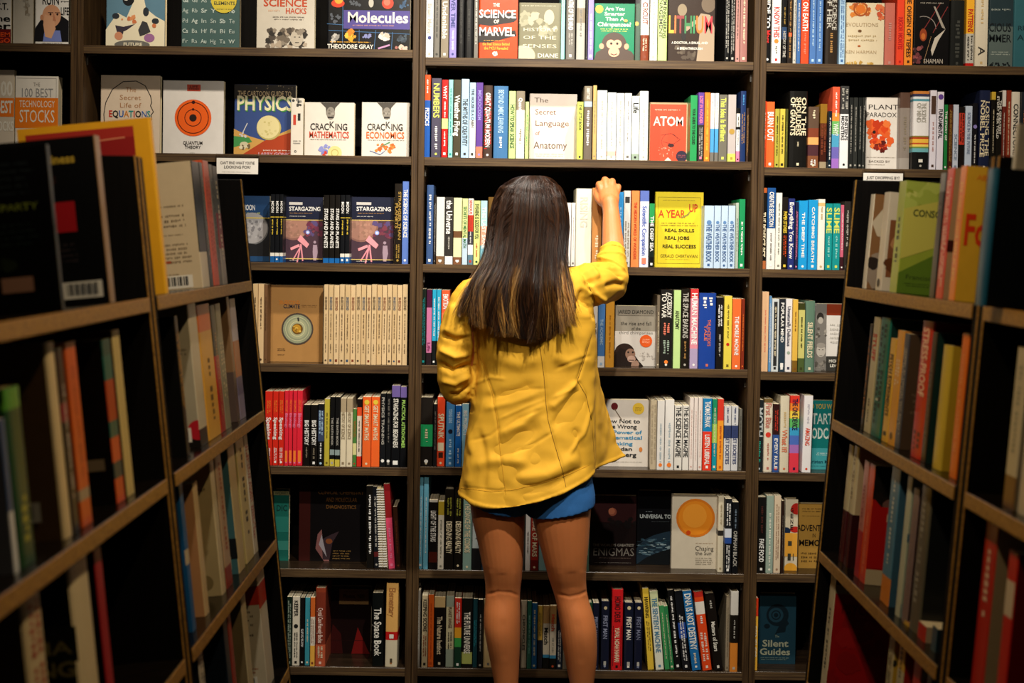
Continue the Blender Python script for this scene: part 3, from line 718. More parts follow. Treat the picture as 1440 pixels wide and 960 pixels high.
spine_row(1, 6, '''
403 410.5 839|P|16251c|~,9aa898,.05,.95,.7|dark-green
411 421.3 839|P|D5cdba|!Keeper,1a1a18,.05,.28,.55;~,1a1a18,.5,.9,.6;o,1a1a18,.4,.45,.6|white bird-motif
421.8 428.3 840|P|141211|~,W,.45,.75,.6|slim black
428.8 435.8 840|P|3a8fa0|~,CR,.3,.7,.4|teal-blue
436.2 442.8 840|P|C8642a .28 DDd2c0 .7 E8b04a|~,RB,.3,.68,.6|orange-white-and-yellow
443.3 457.8 827|H|8a3a24 .05 7a3222 .72 B8583a|Crystal Case Heavenly Bodies,E8cabc,.25,.7,.5;~,CR,.74,.9,.6|terracotta
523 539 834|H r14 l1|0e1110|The Space Book,OW,.2,.85,.6|wide black
541 558.5 820|H r12 l-1|D9a75e .58 B81c1a .68 CFc4a8|Elementary,A06a3a,.05,.4,.5;#,OW,.61,.66,.35;#,4a4030,.9,.95,.2|wide tan-over-cream
''')
spine_row(2, 6, '''
585.5 591 830|P|7a756c|~,LG,.1,.8|slim warm-grey
593 601.6 837|P|B5a584|Keeping Score,2a2620,.05,.5,.6;~,8a4a30,.55,.85,.7|sand-coloured
602 610 836|P|D8601f|~,B84414,.1,.9,.4|orange
610.5 625.8 839|P|C8ac78 .15 15110e|The Nature Instinct,E0d0b0,.28,.82,.45|black cat-topped
627 638.3 838|P|8f9a8a .15 C8bf9a .75 8f9a8a|Planet Range,4a2a20,.15,.45,.4;~,3a3a30,.5,.75,.6|grey-green
639 648.8 841|P|C02a1c .42 E0a02a .57 3a9a48 .7 1a3a2a|~,W,.05,.38,.6|red-yellow-and-green
649.3 664.3 841|P|161512 .78 A8b060 .95 161512|The Future Universe,E8e4d8,.2,.8,.55|black green-footed
665 671.5 842|P|163a42|~,2a8a9a,.3,.7,.6|dark-teal
672 679 843|P|141414|~,LG,.2,.8|slim black
680 694 842|P|BE|~,G,.2,.8|beige leg-hidden
694.5 712 840|H|DB|~,W,.2,.8|navy leg-hidden
712.5 731 843|P|RB|~,CR,.2,.8|rust leg-hidden
732 740.8 844|P|D2c8b0|!Chronicles,3a3a30,.15,.8,.4|cream
741.3 747.3 845|P|2a6a58|~,AQ,.2,.8|slim sea-green
747.8 755.3 848|P|2a7ab0 .0 1a5a90|~,CR,.1,.9,.5|ocean-blue
755.8 762.8 852|P|D9b24a .55 23242f|~,5a4a20,.1,.5,.6|yellow-over-navy
763.5 772.5 852|P|B89058 .28 D8cfbc .78 3a8ab8 .83 14130f|Match,14130f,.34,.62,.62|tan-topped
773 782.3 852|P|B89058 .28 D8cfbc .78 3a8ab8 .83 14130f|Match,C8502a,.12,.4,.5;~,8a8a80,.5,.75|tan-topped orange-lettered
782.8 791 850|P|182234|~,W,.4,.9,.6|navy white-lettered
791.5 806 848|P|TP|~,G,.2,.8|taupe leg-hidden
806.5 820 846|P|DG|~,G,.2,.8|dark-grey leg-hidden
820.5 833 848|H|DGN|~,G,.2,.8|green leg-hidden
833.5 842.3 848|P|15182a|First Man,8a8fa8,.2,.55,.5|navy leg-edged
845 857 846|H|161a2c|First Man,8a8fa8,.2,.55,.5;o,C8b890,.06,.12,.4;#,LG,.88,.94,.3|navy
860 876 829|H|C01c20 .44 C01c20|#,14100f,.45,.95,.75;!Yuval Noah Harari,CR,.47,.9,.4;!Homo Deus,4a0c10,.08,.4,.5|wide red-and-black
877.5 890.8 848|H|14182a|First Man,E0dcd0,.2,.55,.5;o,C8b890,.04,.1,.4;#,LG,.88,.94,.3|midnight-navy
892 903.8 848|H|14172a|First Man,6a6f88,.2,.55,.5;o,C8b890,.04,.1,.4;#,LG,.88,.94,.3|dark-navy
911 920 827|P r14 l10|D9b83e|!Hawking,14120c,.1,.36,.55;~,6a5a20,.4,.8,.6|yellow
922.3 933.8 831|P r14 l11|C6cda0 .2 DAdccb|The Sentient Machine,4a7a9a,.08,.78,.6|cream-green
935 942 851|P r18 l10|3a8a50|~,CR,.1,.9,.3|green
942.4 948.4 852|P r18 l11|2f7a48|~,CR,.1,.9,.3|slim dark-green
949.2 958 829|P r18 l13|151414|~,W,.05,.9,.5|black
960 971 830|P r14 l14|14161c .4 2a4a98 .6 1a1a1e|~,W,.3,.9,.6|black blue-centred
973.3 986 830|P r12 l16|1f6aa8|DNA Is Not Destiny,E8e8e0,.03,.74,.7;~,CR,.78,.92|bright-blue
988 1001.6 832|H r12 l15|B82a20 .06 DA4a20 .12 E4ddd0 .28 DE4a1e .46 DE4a1e|~,E8d8c8,.5,.88,.75;~,W,.3,.4,.4|orange-and-white
1003.8 1017.5 834|H r14 l15|17120f|Matters of Stars,E0dcd0,.36,.75,.4;~,LG,.08,.2|wide black
1020.5 1026 838|H r16|8a7d68|~,6a5d48,.1,.9|slim grey-brown
1026.5 1038.3 832|H|C9c5bc .29 17130f .64 C87a2c|~,LG,.35,.6,.3|white-black-and-orange
''')
spine_row(3, 6, '''
1057.5 1066 841|P|CE3a1c .25 E8b03c|Spineless,E8e0d0,.3,.9,.5;~,E8b03c,.05,.2|orange-and-yellow
''')
# ---------------------------------------------------------------- books shown cover first
def draw(fl, ops, w, h, rng):
    lay = .0001; fl.clip = (.0004, .0004, w - .0004, h - .0004)
    for op in ops:
        k = op[0]; A = lambda u: u * w; B = lambda v: (1 - v) * h
        if k == 'r': fl.rect(A(op[1]), B(op[4]), A(op[3]), B(op[2]), op[5], lay)
        elif k == 'c': fl.disc(A(op[1]), B(op[2]), op[3] * w, op[4], lay, sy=op[5] if len(op) > 5 else 1)
        elif k == 'o': fl.ring(A(op[1]), B(op[2]), op[3] * w, op[4] * w, op[5], lay, t0=op[6] if len(op) > 6 else 0, t1=op[7] if len(op) > 7 else 1)
        elif k == 'p': fl.poly([(A(u), B(v)) for u, v in op[1]], op[2], lay)
        elif k == 'l': fl.line([(A(u), B(v)) for u, v in op[1]], op[2] * w, op[3], lay)
        elif k == 't': fl.text(op[1], A((op[2] + op[4]) / 2), B((op[3] + op[5]) / 2), A(op[4] - op[2]), (op[5] - op[3]) * h, op[6], lay, cols=op[7] if len(op) > 7 else None, bold=op[8] if len(op) > 8 else 1, hi=2.2)
        elif k == 'm': fl.micro(A(op[1]), B(op[4]), A(op[3]), B(op[2]), op[5], lay, rng, rows=op[6])
        elif k == 'n':
            for i in range(op[6]):
                fl.blob(A(rng.uniform(op[1], op[3])), B(rng.uniform(op[2], op[4])), w * op[7] * rng.uniform(.4, 1), op[5][i % len(op[5])], lay + i * .000003, rng, n=13, irr=.5, sy=op[8] if len(op) > 8 else 1)
            lay += op[6] * .000003
        lay += .00006
def faceout(bay, row, x0, x1, yt, yb_px, base, desc, ops, rec=.055, t=.022, hard=True, spine=None, gloss=True, label=None, lift=0):
    zb = SH[bay][row] + .0003; rec = .018 + rec * .15 if row == 0 else rec + .022; Y = YF + rec
    rng = random.Random(int(x0 + yt * 3)); ym = (yt + yb_px) / 2
    xa = at(x0, ym, Y).x; xb = at(x1, ym, Y).x; h = at((x0 + x1) / 2, yt, Y).z - zb; w = xb - xa
    root = make_book(t, h, w, hard, [(spine or base, 0, 1)], rng, cover=base, gloss=gloss)
    fl = Flat(); draw(fl, ops, w, h, rng)
    fl.build('cover_print', lambda a, b, l: (t + .0002 + l, a, b), root)
    root.rotation_euler = (0, 0, -math.pi / 2); root.location = (xa, Y + t, zb)
    root['category'] = 'book'
    LABELS.append([root, desc, None, hard, row, bay, xa, 'face'])
    return root
def head(u, v, s, skin, hair, coat):
    return [('p', [(u-s*1.5, v+s*2.6), (u-s*1.1, v+s*1.2), (u, v+s*.8), (u+s*1.1, v+s*1.2), (u+s*1.5, v+s*2.6)], coat),
            ('c', u, v, s*.72, skin, 1.25), ('r', u-s*.3, v-s*.12, u-s*.1, v-s*.04, hair), ('r', u+s*.1, v-s*.12, u+s*.3, v-s*.04, hair), ('r', u-s*.2, v+s*.42, u+s*.2, v+s*.47, 'RB')]
# top shelf
faceout(0, 0, -40, 16, -90, 62, 'W', 'white face-out book with a maroon foot band at the picture edge', [('r', 0, .86, 1, 1, 'RD'), ('t', 'C.T.', .6, .62, .93, .68, 'K'), ('t', 'me', .5, .73, .98, .79, 'K'), ('t', 'er', .55, .8, .98, .86, 'K'), ('t', 'THEM', .45, .89, .98, .93, 'OR'), ('t', 'ERGO', .45, .945, .98, .985, 'OR')])
faceout(0, 0, 18, 47, -40, 60, 'B9b4a8', 'narrow grey-white face-out book left of the bald man cover', [('r', .6, .1, .75, .6, 'TP'), ('n', .5, .3, .9, .6, ['9a9488', 'A8a498'], 8, .12)], rec=.07, spine='W')
faceout(0, 0, 48.5, 97, -50, 60, 'W', 'white face-out book picturing a bald man resting his chin on his fist',
    [('t', 'RUIN', .22, .38, .72, .5, 'K'), ('m', .76, .4, 1, .48, 'K', 2), ('t', 'LIFE', .76, .52, 1, .64, 'K'), ('m', .76, .68, 1, .74, 'K', 1),
     ('p', [(0, .96), (.02, .8), (.2, .68), (.8, .64), (1, .7), (1, .96)], '15151a'), ('p', [(.25, .96), (.3, .82), (.75, .82), (.8, .96)], '7a8ad0'),
     ('c', .5, .64, .27, 'D8a07c', 1.2), ('c', .22, .66, .05, 'C88c68', 1.6), ('p', [(.26, .75), (.3, .62), (.56, .66), (.62, .8), (.5, .92), (.32, .9)], 'E0ac88'),
     ('l', [(.4, .6), (.55, .6)], .02, '3a2a2a'), ('l', [(.6, .6), (.74, .6)], .02, '3a2a2a'), ('c', .47, .62, .03, '2a1a18'), ('c', .67, .62, .03, '2a1a18'), ('p', [(.56, .6), (.63, .7), (.54, .7)], 'C08060'), ('m', .2, .97, .9, .99, 'G', 1)], spine='LG')
faceout(1, 0, 149, 232, -42, 63, '5d8298', 'blue face-out book picturing dancing figures on a white mountain',
    [('p', [(0, .78), (.2, .56), (.35, .62), (.5, .35), (.62, .28), (.68, .5), (.85, .6), (1, .66), (1, 1), (0, 1)], 'E3dcc2'),
     ('c', .38, .38, .1, '1a1c20', 1.1), ('c', .34, .36, .05, 'OW'), ('p', [(.16, .72), (.3, .74), (.5, .7), (.36, .78), (.2, .84)], '3a3440'), ('c', .25, .8, .05, '3a3440', 1.6), ('c', .22, .86, .07, 'C88a6a'),
     ('n', .25, .6, .5, .68, ['C8744a', 'D89060'], 8, .05), ('p', [(.55, .78), (.62, .66), (.7, .68), (.76, .8), (.66, .84), (.58, .86)], '3a3a3e'), ('c', .74, .88, .09, '9a6a9a', .8), ('c', .68, .54, .05, '2a3038', 1.5), ('c', .84, .66, .06, '2a3038', .8), ('c', .82, .72, .035, 'C8744a'), ('c', .17, .6, .06, '2a3038', .8),
     ('c', .45, .97, .3, '6a6a66', .25), ('t', 'FUTURE', .3, .945, .62, .985, 'E3dcc2')])
faceout(1, 0, 255, 337, -45, 67, '46605f', 'grey-green face-out book covered in chemical element symbols with yellow disc',
    [('t', t_, .02 + .16 * i, .38 + .128 * j, .12 + .16 * i, .43 + .128 * j, 'B8c8c4', None, 0 if (i + j) % 3 else 1) for j, rw in enumerate(['Ga Ge As Se Br Kr', 'Ag Rb Sr Y Zr Nb', 'Pd Ag In Sn Sb Te', 'Cs Ba Hf Fm Bi Eu', 'Fr Ra Au Hg Ta W']) for i, t_ in enumerate(rw.split())] +
    [('c', .73, .4, .22, 'C9b83a'), ('t', 'ELEMENTS', .56, .42, .92, .46, '3a4030'), ('m', .6, .5, .88, .53, '6a6a30', 1)])
faceout(1, 0, 360.5, 442.5, -42, 70, 'C9c3b6', 'pale face-out book lettered Science Hacks above a portrait collage',
    [('t', 'SCIENCE', .12, .37, .87, .46, 'B84018'), ('t', 'HACKS', .5, .48, .86, .55, 'B84018'), ('m', .2, .49, .45, .54, 'C8a890', 1), ('m', .28, .58, .86, .64, '4a4038', 2),
     ('n', .2, .76, .85, .97, ['4a423a', '8a8072', '2a2622', 'A89a88', '6a6054'], 60, .08), ('c', .7, .86, .11, 'B9b0a0', 1.3), ('n', .6, .74, .8, .8, ['6a6054', '8a8072'], 12, .06), ('r', .65, .84, .68, .85, 'DG'), ('r', .73, .84, .76, .85, 'DG'), ('r', .67, .91, .74, .92, 'DG')])
faceout(1, 0, 460, 577, -60, 71, '0b0c10', 'black face-out book lettered Molecules with a grid of specimen pictures',
    [('r', .2, .57, 1, .77, '4a4088'), ('t', 'Molecules', .24, .59, .98, .7, 'OW'), ('m', .3, .72, .85, .745, 'RO', 1), ('l', [(0, .72), (.2, .73)], .006, '3a6a9a'), ('l', [(.02, .79), (1, .82)], .006, '3a6a9a'), ('l', [(.19, .4), (.19, .93)], .006, '3a6a9a'), ('l', [(.39, .78), (.39, .93)], .006, '3a6a9a'), ('l', [(.59, .78), (.57, 1)], .006, '3a6a9a'), ('l', [(.79, .8), (.78, 1)], .006, '3a6a9a'),
     ('c', .13, .5, .08, 'C83a1a', .6), ('c', .14, .46, .05, 'E8a030'), ('n', .28, .45, .4, .52, ['4a5058'], 8, .03), ('c', .53, .49, .03, 'B8b4a8', 1.8), ('c', .73, .49, .07, 'C8402a'), ('c', .72, .48, .04, 'E0705a'), ('n', .88, .46, .98, .54, ['2a4a6a', '3a5a7a'], 8, .03),
     ('n', .04, .62, .15, .7, ['4a505a'], 9, .03), ('n', .05, .84, .14, .91, ['B8b4ac', '8a8680'], 10, .04), ('n', .24, .79, .34, .88, ['E09a20', 'C87a18', 'F0b840'], 14, .05), ('n', .43, .83, .55, .87, ['7a80b0'], 7, .03), ('n', .64, .83, .75, .89, ['D8d0c8', 'C0b0a0'], 10, .05), ('n', .85, .84, .95, .9, ['2a3440', '3a4854'], 8, .04), ('n', .82, .95, .95, .98, ['A0645a', 'C8b0a0'], 8, .05), ('l', [(.62, .98), (.76, .94)], .02, 'B88ab0'),
     ('m', .02, .905, .55, .925, 'OY', 1), ('t', 'THEODORE GRAY', .01, .94, .56, .985, 'OW')], t=.03)
faceout(2, 0, 673.5, 728, -14, 83, 'DE4418', 'orange-red face-out book with large slanted white title over black shadow',
    [('t', 'THE', .36, .19, .53, .24, 'OW'), ('p', [(0, .5), (0, .36), (.94, .32), (.98, .42), (.9, .46), (.3, .52)], '1a100c'), ('t', 'SCIENCE', .0, .29, .95, .4, 'W'), ('t', 'OF', .38, .43, .52, .48, 'OW'), ('p', [(0, .76), (0, .62), (.94, .58), (.98, .66), (.8, .68), (.3, .76)], '1a100c'), ('t', 'MARVEL', .0, .54, .92, .66, 'W'),
     ('m', .1, .72, .7, .74, 'OY', 1), ('t', 'the Real Science Behind', .1, .76, .8, .8, 'OY'), ('t', 'the MCU Revealed', .14, .82, .76, .86, 'OY'), ('n', .36, .9, .48, .95, ['OW'], 7, .05)], t=.02)
faceout(2, 0, 729.5, 788.5, 4, 84, '77735a', 'olive-grey face-out book with a pale classical painting and spaced lettering',
    [('c', .1, .93, .3, 'B5b094', .8), ('n', .05, .15, .4, .4, ['9a967a', 'A9a58c', '8a866a'], 14, .14), ('c', .72, .25, .12, 'B5b094', 1.5), ('n', .5, .3, .9, .6, ['9a967a', 'B5b094', '8a866a'], 16, .13), ('m', .05, .04, .95, .07, 'C8c4a8', 1),
     ('t', 'HISTORY', .1, .44, .9, .5, 'D8d4b8', None, 0), ('t', 'OF THE', .1, .58, .9, .64, 'D8d4b8', None, 0), ('t', 'SENSES', .08, .73, .92, .79, 'D8d4b8', None, 0), ('t', 'DIANE', .45, .89, .95, .96, 'OW', None, 0)], rec=.04)
faceout(2, 0, 835.5, 892, 5, 86, '1f7f5a', 'green face-out book picturing a brown chimpanzee face below four title lines',
    [('c', .12, .1, .1, 'D8a83a'), ('t', 'Are You', .27, .06, .75, .12, 'OW'), ('t', 'Smarter', .25, .15, .76, .21, 'OW'), ('t', 'Than A', .28, .24, .74, .3, 'OW'), ('t', 'Chimpanzee?', .08, .33, .92, .4, 'OW'), ('m', .15, .43, .85, .5, 'LY', 2),
     ('p', [(0, 1), (.06, .86), (.3, .76), (.7, .76), (.94, .84), (1, .9), (1, 1)], '4a3a30'), ('c', .5, .72, .31, '4a3a30', 1.0), ('c', .19, .75, .06, 'E09a7a', 1.2), ('c', .81, .75, .06, 'E09a7a', 1.2), ('c', .42, .71, .11, 'E8a888'), ('c', .58, .71, .11, 'E8a888'), ('c', .5, .85, .14, 'E8a888', .85), ('c', .43, .7, .03, 'K'), ('c', .58, .7, .03, 'K'), ('l', [(.42, .88), (.5, .9), (.58, .88)], .02, '3a2a22'), ('c', .78, .3, .05, 'C8a050', .7)], t=.016, rec=.02)
faceout(2, 0, 893, 900.5, 5, 86, '4a5c50', 'sliver of a grey-green book right of the chimpanzee cover', [('c', .3, .35, .4, 'C8a050')], rec=.05)
faceout(2, 0, 939.5, 1005, -20, 86, '382c25', 'dark brown face-out book lettered Lithium in coloured capitals',
    [('p', [(.62, 1), (.68, .62), (.6, .5), (.4, .6), (.36, .52), (.62, .44), (.7, .36), (.9, .38), (1, .55), (1, 1)], 'A08c74'), ('c', .86, .24, .15, '6a5a48', 1.2), ('c', .3, .32, .1, '8a7a60', 1.3), ('n', .2, .8, .6, .95, ['5a4e40', '4a3e32'], 14, .08), ('c', .34, .66, .05, '1a1512', 2.2), ('t', 'LITHIUM', .0, .4, .96, .62, 'OW', ['C8a83a', 'D8743a', '8a3a3a', '3a7a4a', '3a8a5a', 'C8702a', 'C0303a']),
     ('t', 'A DOCTOR, A DRUG, AND', .08, .735, .86, .765, 'OW'), ('t', 'A BREAKTHROUGH', .2, .81, .75, .84, 'OW')], t=.018, rec=.02)
faceout(3, 0, 1189, 1243, 4, 92, 'D0c4a8', 'beige face-out book with rust sunburst ornament above faint lettering',
    [('n', .15, .0, .6, .2, ['C87830', 'A85420', 'D89a50'], 26, .1), ('c', .38, .1, .12, 'C86a20'), ('o', .38, .1, .15, .19, '9a4a1a'), ('t', 'EVOLUTIONS', .0, .32, .85, .38, 'A08a6a', None, 0), ('c', .37, .45, .05, '6a4a2a', .7), ('m', .05, .5, .82, .63, 'A8946e', 2), ('c', .36, .69, .04, 'A85420', .6), ('t', 'KEN HARMAN', .0, .76, .82, .81, 'B09a78', None, 0), ('n', .0, .94, .7, 1.0, ['C8a860', 'B08a40'], 22, .06), ('n', .82, .02, 1, .25, ['B84a2a', 'C86a40'], 12, .1)], t=.02)
faceout(3, 0, 1284.5, 1334.5, -12, 94, '0d0c0d', 'glossy black face-out book with red streaks and white light trails',
    [('c', .28, .58, .1, '8a3a1a', 1.8), ('c', .28, .6, .06, 'B8642a', 1.5), ('n', .0, .72, .25, .95, ['6a3438', '8a4a4a', '3a2226'], 14, .1), ('o', .28, .5, .34, .36, '8a8480', 0, .3), ('l', [(.3, .5), (.75, .15)], .02, '7a2a2a'), ('l', [(.55, .55), (.95, .2)], .02, '7a2a2a'), ('p', [(.5, .78), (.6, .62), (.9, .5), (.7, .66), (.54, .86)], 'C0b8ac'), ('p', [(.55, .2), (.6, .2), (.9, .5), (.8, .48)], '9a948a'), ('l', [(.3, .95), (.5, .6)], .01, 'B08a60'), ('t', 'SHAMAN', .3, .9, .85, .96, 'B8b0a4', None, 0), ('m', .15, .14, .85, .17, '9a968c', 1)], t=.025)
faceout(3, 0, 1390.5, 1424.5, -10, 94, '26363c', 'dark teal-grey face-out book with black capitals cut by its neighbour',
    [('r', 0, .45, 1, 1, '52605e'), ('m', .05, .2, .95, .25, '8a948f', 1), ('t', 'CIOUS', .0, .41, .92, .52, '10181c'), ('t', 'MMER', .0, .56, .92, .66, '10181c'), ('m', .1, .78, .9, .84, '9aa49c', 2), ('n', .0, .93, .9, 1.0, ['10181c'], 22, .08)])
faceout(3, 0, 1425.5, 1460, -10, 94, '31606a', 'glossy teal face-out book at the upper right picture edge', [('t', 'RU', .15, .44, .6, .5, '16323a'), ('t', 'A', .15, .56, .4, .63, '16323a')])
# second shelf
faceout(0, 1, -26, 20, 98, 205, 'C9bfae', 'tilted grey and orange face-out book left of the orange-banded stock guide', [('r', 0, .36, 1, .6, 'DE7420'), ('t', '100', .4, .15, .95, .33, 'OW'), ('t', 'BEST', .45, .4, .95, .55, 'OW'), ('t', 'STOCKS', .3, .66, .98, .78, 'OW')], t=.015, rec=.03, hard=False)
faceout(0, 1, 21, 82, 107, 205, 'DDd9d0', 'white face-out book lettered Technology Stocks on an orange band',
    [('o', .5, .5, .0, .0, 'G'), ('l', [(.05, .03), (.95, .03), (.95, .3)], .01, '9a9690'), ('t', 'THE', .42, .09, .58, .14, '8a8680', None, 0), ('t', '100 BEST', .12, .17, .88, .29, '8a8a8a', None, 0), ('r', 0, .3, 1, .72, 'DE7618'), ('t', 'TECHNOLOGY', .1, .34, .92, .43, 'OW', None, 0), ('t', 'STOCKS', .1, .47, .92, .64, 'OW', None, 0), ('m', .1, .8, .9, .9, 'G', 2)], t=.03, rec=.03, hard=False)
faceout(1, 1, 141, 225, 106, 216, 'DAc9b4', 'cream face-out book lettered Equations inside a black head outline',
    [('l', [(.1, .9), (.06, .5), (.09, .35), (.2, .18), (.38, .08), (.6, .07), (.75, .13), (.84, .26), (.86, .34), (.84, .38), (.89, .46), (.85, .5), (.86, .56), (.8, .62), (.8, .9)], .014, '141210'),
     ('t', 'The', .42, .15, .6, .21, 'A8764a', None, 0), ('t', 'Secret', .32, .25, .68, .31, 'A8764a', None, 0), ('t', 'Life of', .32, .35, .68, .41, 'A8764a', None, 0), ('t', 'EQUATIONS', .14, .45, .84, .53, 'K', ['C02a1c', '1a1a1a', '1f5aa8', 'C87a1a', '1a8a8a', 'C02a1c', '1a1a1a', '1f5aa8', '1a8a8a']), ('m', .2, .6, .75, .75, 'B09a80', 3)], t=.02)
faceout(1, 1, 228.5, 314.5, 113.5, 216, 'E2dfdb', 'white face-out book with concentric orange circles above black title',
    [('r', .4, .05, .62, .14, 'D0503a'), ('t', 'LIFE', .44, .065, .58, .09, '5a1a14'), ('t', 'CODES', .43, .1, .59, .125, '5a1a14'), ('c', .5, .5, .3, 'F0641a'), ('o', .5, .5, .295, .3, 'E0503a'), ('o', .5, .5, .245, .258, '3a0c08'), ('o', .5, .5, .128, .14, '3a0c08'), ('c', .5, .5, .06, '2a1a16'), ('c', .505, .29, .028, '3a0c08'), ('c', .5, .385, .02, '3a0c08'), ('t', 'QUANTUM', .34, .815, .66, .86, '2a2422'), ('t', 'THEORY', .37, .875, .63, .915, '2a2422'), ('m', .45, .965, .55, .975, 'G', 1)], t=.02)
faceout(1, 1, 329, 415.5, 119, 217.5, '3a4f86', 'comic face-out book lettered Physics with the moon over a red planet',
    [('r', 0, 0, 1, .2, '1a1512'), ('t', 'THE CARTOON GUIDE TO', .06, .09, .93, .16, 'D0b890', None, 0), ('n', .3, .01, .95, .06, ['8a7a60'], 10, .015), ('p', [(0, .62), (0, 1), (1, 1), (1, .58), (.5, .78), (.25, .72)], 'C89a50'), ('p', [(.1, 1), (.5, .78), (1, .64), (1, 1)], 'A83e1c'), ('p', [(0, .72), (.25, .74), (.3, .8), (0, .88)], '3f8a4a'), ('t', 'PHYSICS', .05, .18, .98, .37, '3f8a3a'), ('t', 'PHYSICS', .04, .165, .96, .355, 'E3dcb4'),
     ('c', .57, .6, .2, 'B8ac6a'), ('c', .56, .59, .185, 'DCd098'), ('n', .45, .5, .68, .7, ['C4b878', 'D0c488'], 14, .03), ('l', [(.12, .72), (.22, .54)], .015, 'C8c8c8'), ('n', .1, .66, .2, .74, ['C8c8c8'], 5, .03), ('c', .17, .84, .07, 'C8c0a0', .7), ('n', .1, .8, .25, .9, ['6a5a40', 'D8d0b0'], 7, .04), ('m', .45, .9, .98, .93, 'OW', 1), ('t', 'LARRY GONICK', .4, .945, .98, .985, 'C8a0b0')], t=.022, rec=.075)
faceout(1, 1, 408.5, 426.5, 138, 218.5, 'DCd5c8', 'narrow white copy turned edge-on between the comic and upside-down portrait covers',
    [('n', .2, .02, .8, .12, ['3a3a3a', '8a8680'], 9, .18), ('m', .2, .2, .45, .55, 'C04030', 1), ('m', .55, .2, .8, .45, '2a2a2a', 1), ('m', .2, .72, .8, .8, '5a5a5a', 2), ('o', .4, .92, .05, .09, '2a2a2a')], t=.02, rec=.035)
def cracking(x0, x1, word, col, art, desc):
    faceout(1, 1, x0, x1, 144, 219, 'DCd5ca', desc, [('p', [(.32, 0), (.72, 0), (.62, .1), (.6, .24), (.54, .31), (.48, .3), (.44, .22), (.43, .1)], '4a4640'), ('c', .53, .2, .085, '8a847a', 1.5), ('n', .47, .14, .59, .26, ['6a655c', 'A09a8e'], 8, .03), ('r', .47, .26, .59, .29, '2a2826'),
     ('t', 'CRAC', .12, .39, .5, .51, '2a2624'), ('t', 'K', .5, .35, .6, .47, '2a2624'), ('t', 'ING', .62, .39, .87, .51, '2a2624'), ('t', word, .1, .54, .9, .655, col), ('m', .1, .675, .9, .7, '4a4640', 1)] + art, t=.024, rec=.04)
cracking(427.5, 498, 'MATHEMATICS', 'C04428', [('n', .33, .78, .52, .95, ['7a80c0', '8a90cc'], 8, .09), ('c', .62, .93, .14, 'DCcf8a'), ('n', .38, .92, .5, 1, ['C83a28'], 4, .05), ('o', .62, .93, .06, .075, 'B8a860')], 'white face-out book lettered Cracking Mathematics under an upside-down portrait')
cracking(508, 575.5, 'ECONOMICS', 'D8642a', [('n', .3, .76, .8, .92, ['E0642a', 'E8843a'], 14, .08), ('l', [(.18, .88), (.4, .95), (.5, .88)], .012, '3a5a9a'), ('l', [(.42, .8), (.6, .72)], .02, '4a8a5a')], 'white face-out book lettered Cracking Economics, furthest right of its shelf')
faceout(2, 1, 744, 811, 132, 226, 'DCd0c8', 'cream face-out book lettered The Secret Language of Anatomy',
    [('t', 'The', .1, .06, .4, .13, '5a3e30', None, 0), ('t', 'Secret', .12, .23, .56, .31, '6e4a3a', None, 0), ('t', 'Language', .12, .4, .84, .48, '6e4a3a', None, 0), ('t', 'of', .13, .56, .22, .62, '8a3a24', None, 0), ('t', 'Anatomy', .1, .72, .8, .82, '5a3e30', None, 0), ('m', .12, .89, .78, .95, 'B8a498', 2)], t=.026, rec=.06)
faceout(2, 1, 913, 969, 144, 228, 'C9b088', 'vermilion face-out book lettered Atom with sketched orbits around an eye',
    [('r', .02, .03, .93, 1, 'DC4a2e'), ('m', .13, .1, .85, .15, 'E8a08a', 1), ('t', 'ATOM', .1, .24, .86, .39, 'F0dcd0'), ('o', .52, .66, .2, .21, '5a2a20', .05, .7), ('l', [(.3, .55), (.55, .52), (.78, .62), (.6, .7), (.35, .66)], .01, '5a2a20'), ('c', .55, .72, .08, '3a2020', .6), ('n', .2, .75, .6, .9, ['F0b8a0', 'E88a70'], 20, .02), ('c', .82, .9, .14, '2c2438'), ('m', .72, .87, .92, .93, 'A04a50', 2), ('p', [(.36, 1), (.48, .92), (.6, 1)], 'E8d8c8')], t=.028, rec=.05)
faceout(3, 1, 1217.5, 1264, 137, 237, 'E0dad2', 'white face-out book lettered Plant Paradox above an orange poppy',
    [('t', 'PLANT', .05, .1, .98, .165, '2a2624', None, 0), ('t', 'PARADOX', .0, .21, .92, .27, '2a2624', None, 0), ('n', .12, .36, .75, .68, ['D8481c', 'E0602a', 'C03a18', 'E8783a'], 34, .2), ('n', .3, .62, .62, .76, ['5a1a14', '8a2418'], 8, .11), ('c', .25, .48, .05, '2a1a16'), ('m', .02, .82, .95, .84, '8a7a6a', 1), ('t', 'BACKED BY', .1, .87, .75, .9, '6a5a50', None, 0), ('m', .05, .92, .6, .94, '8a7a6a', 1)], t=.022, rec=.03)
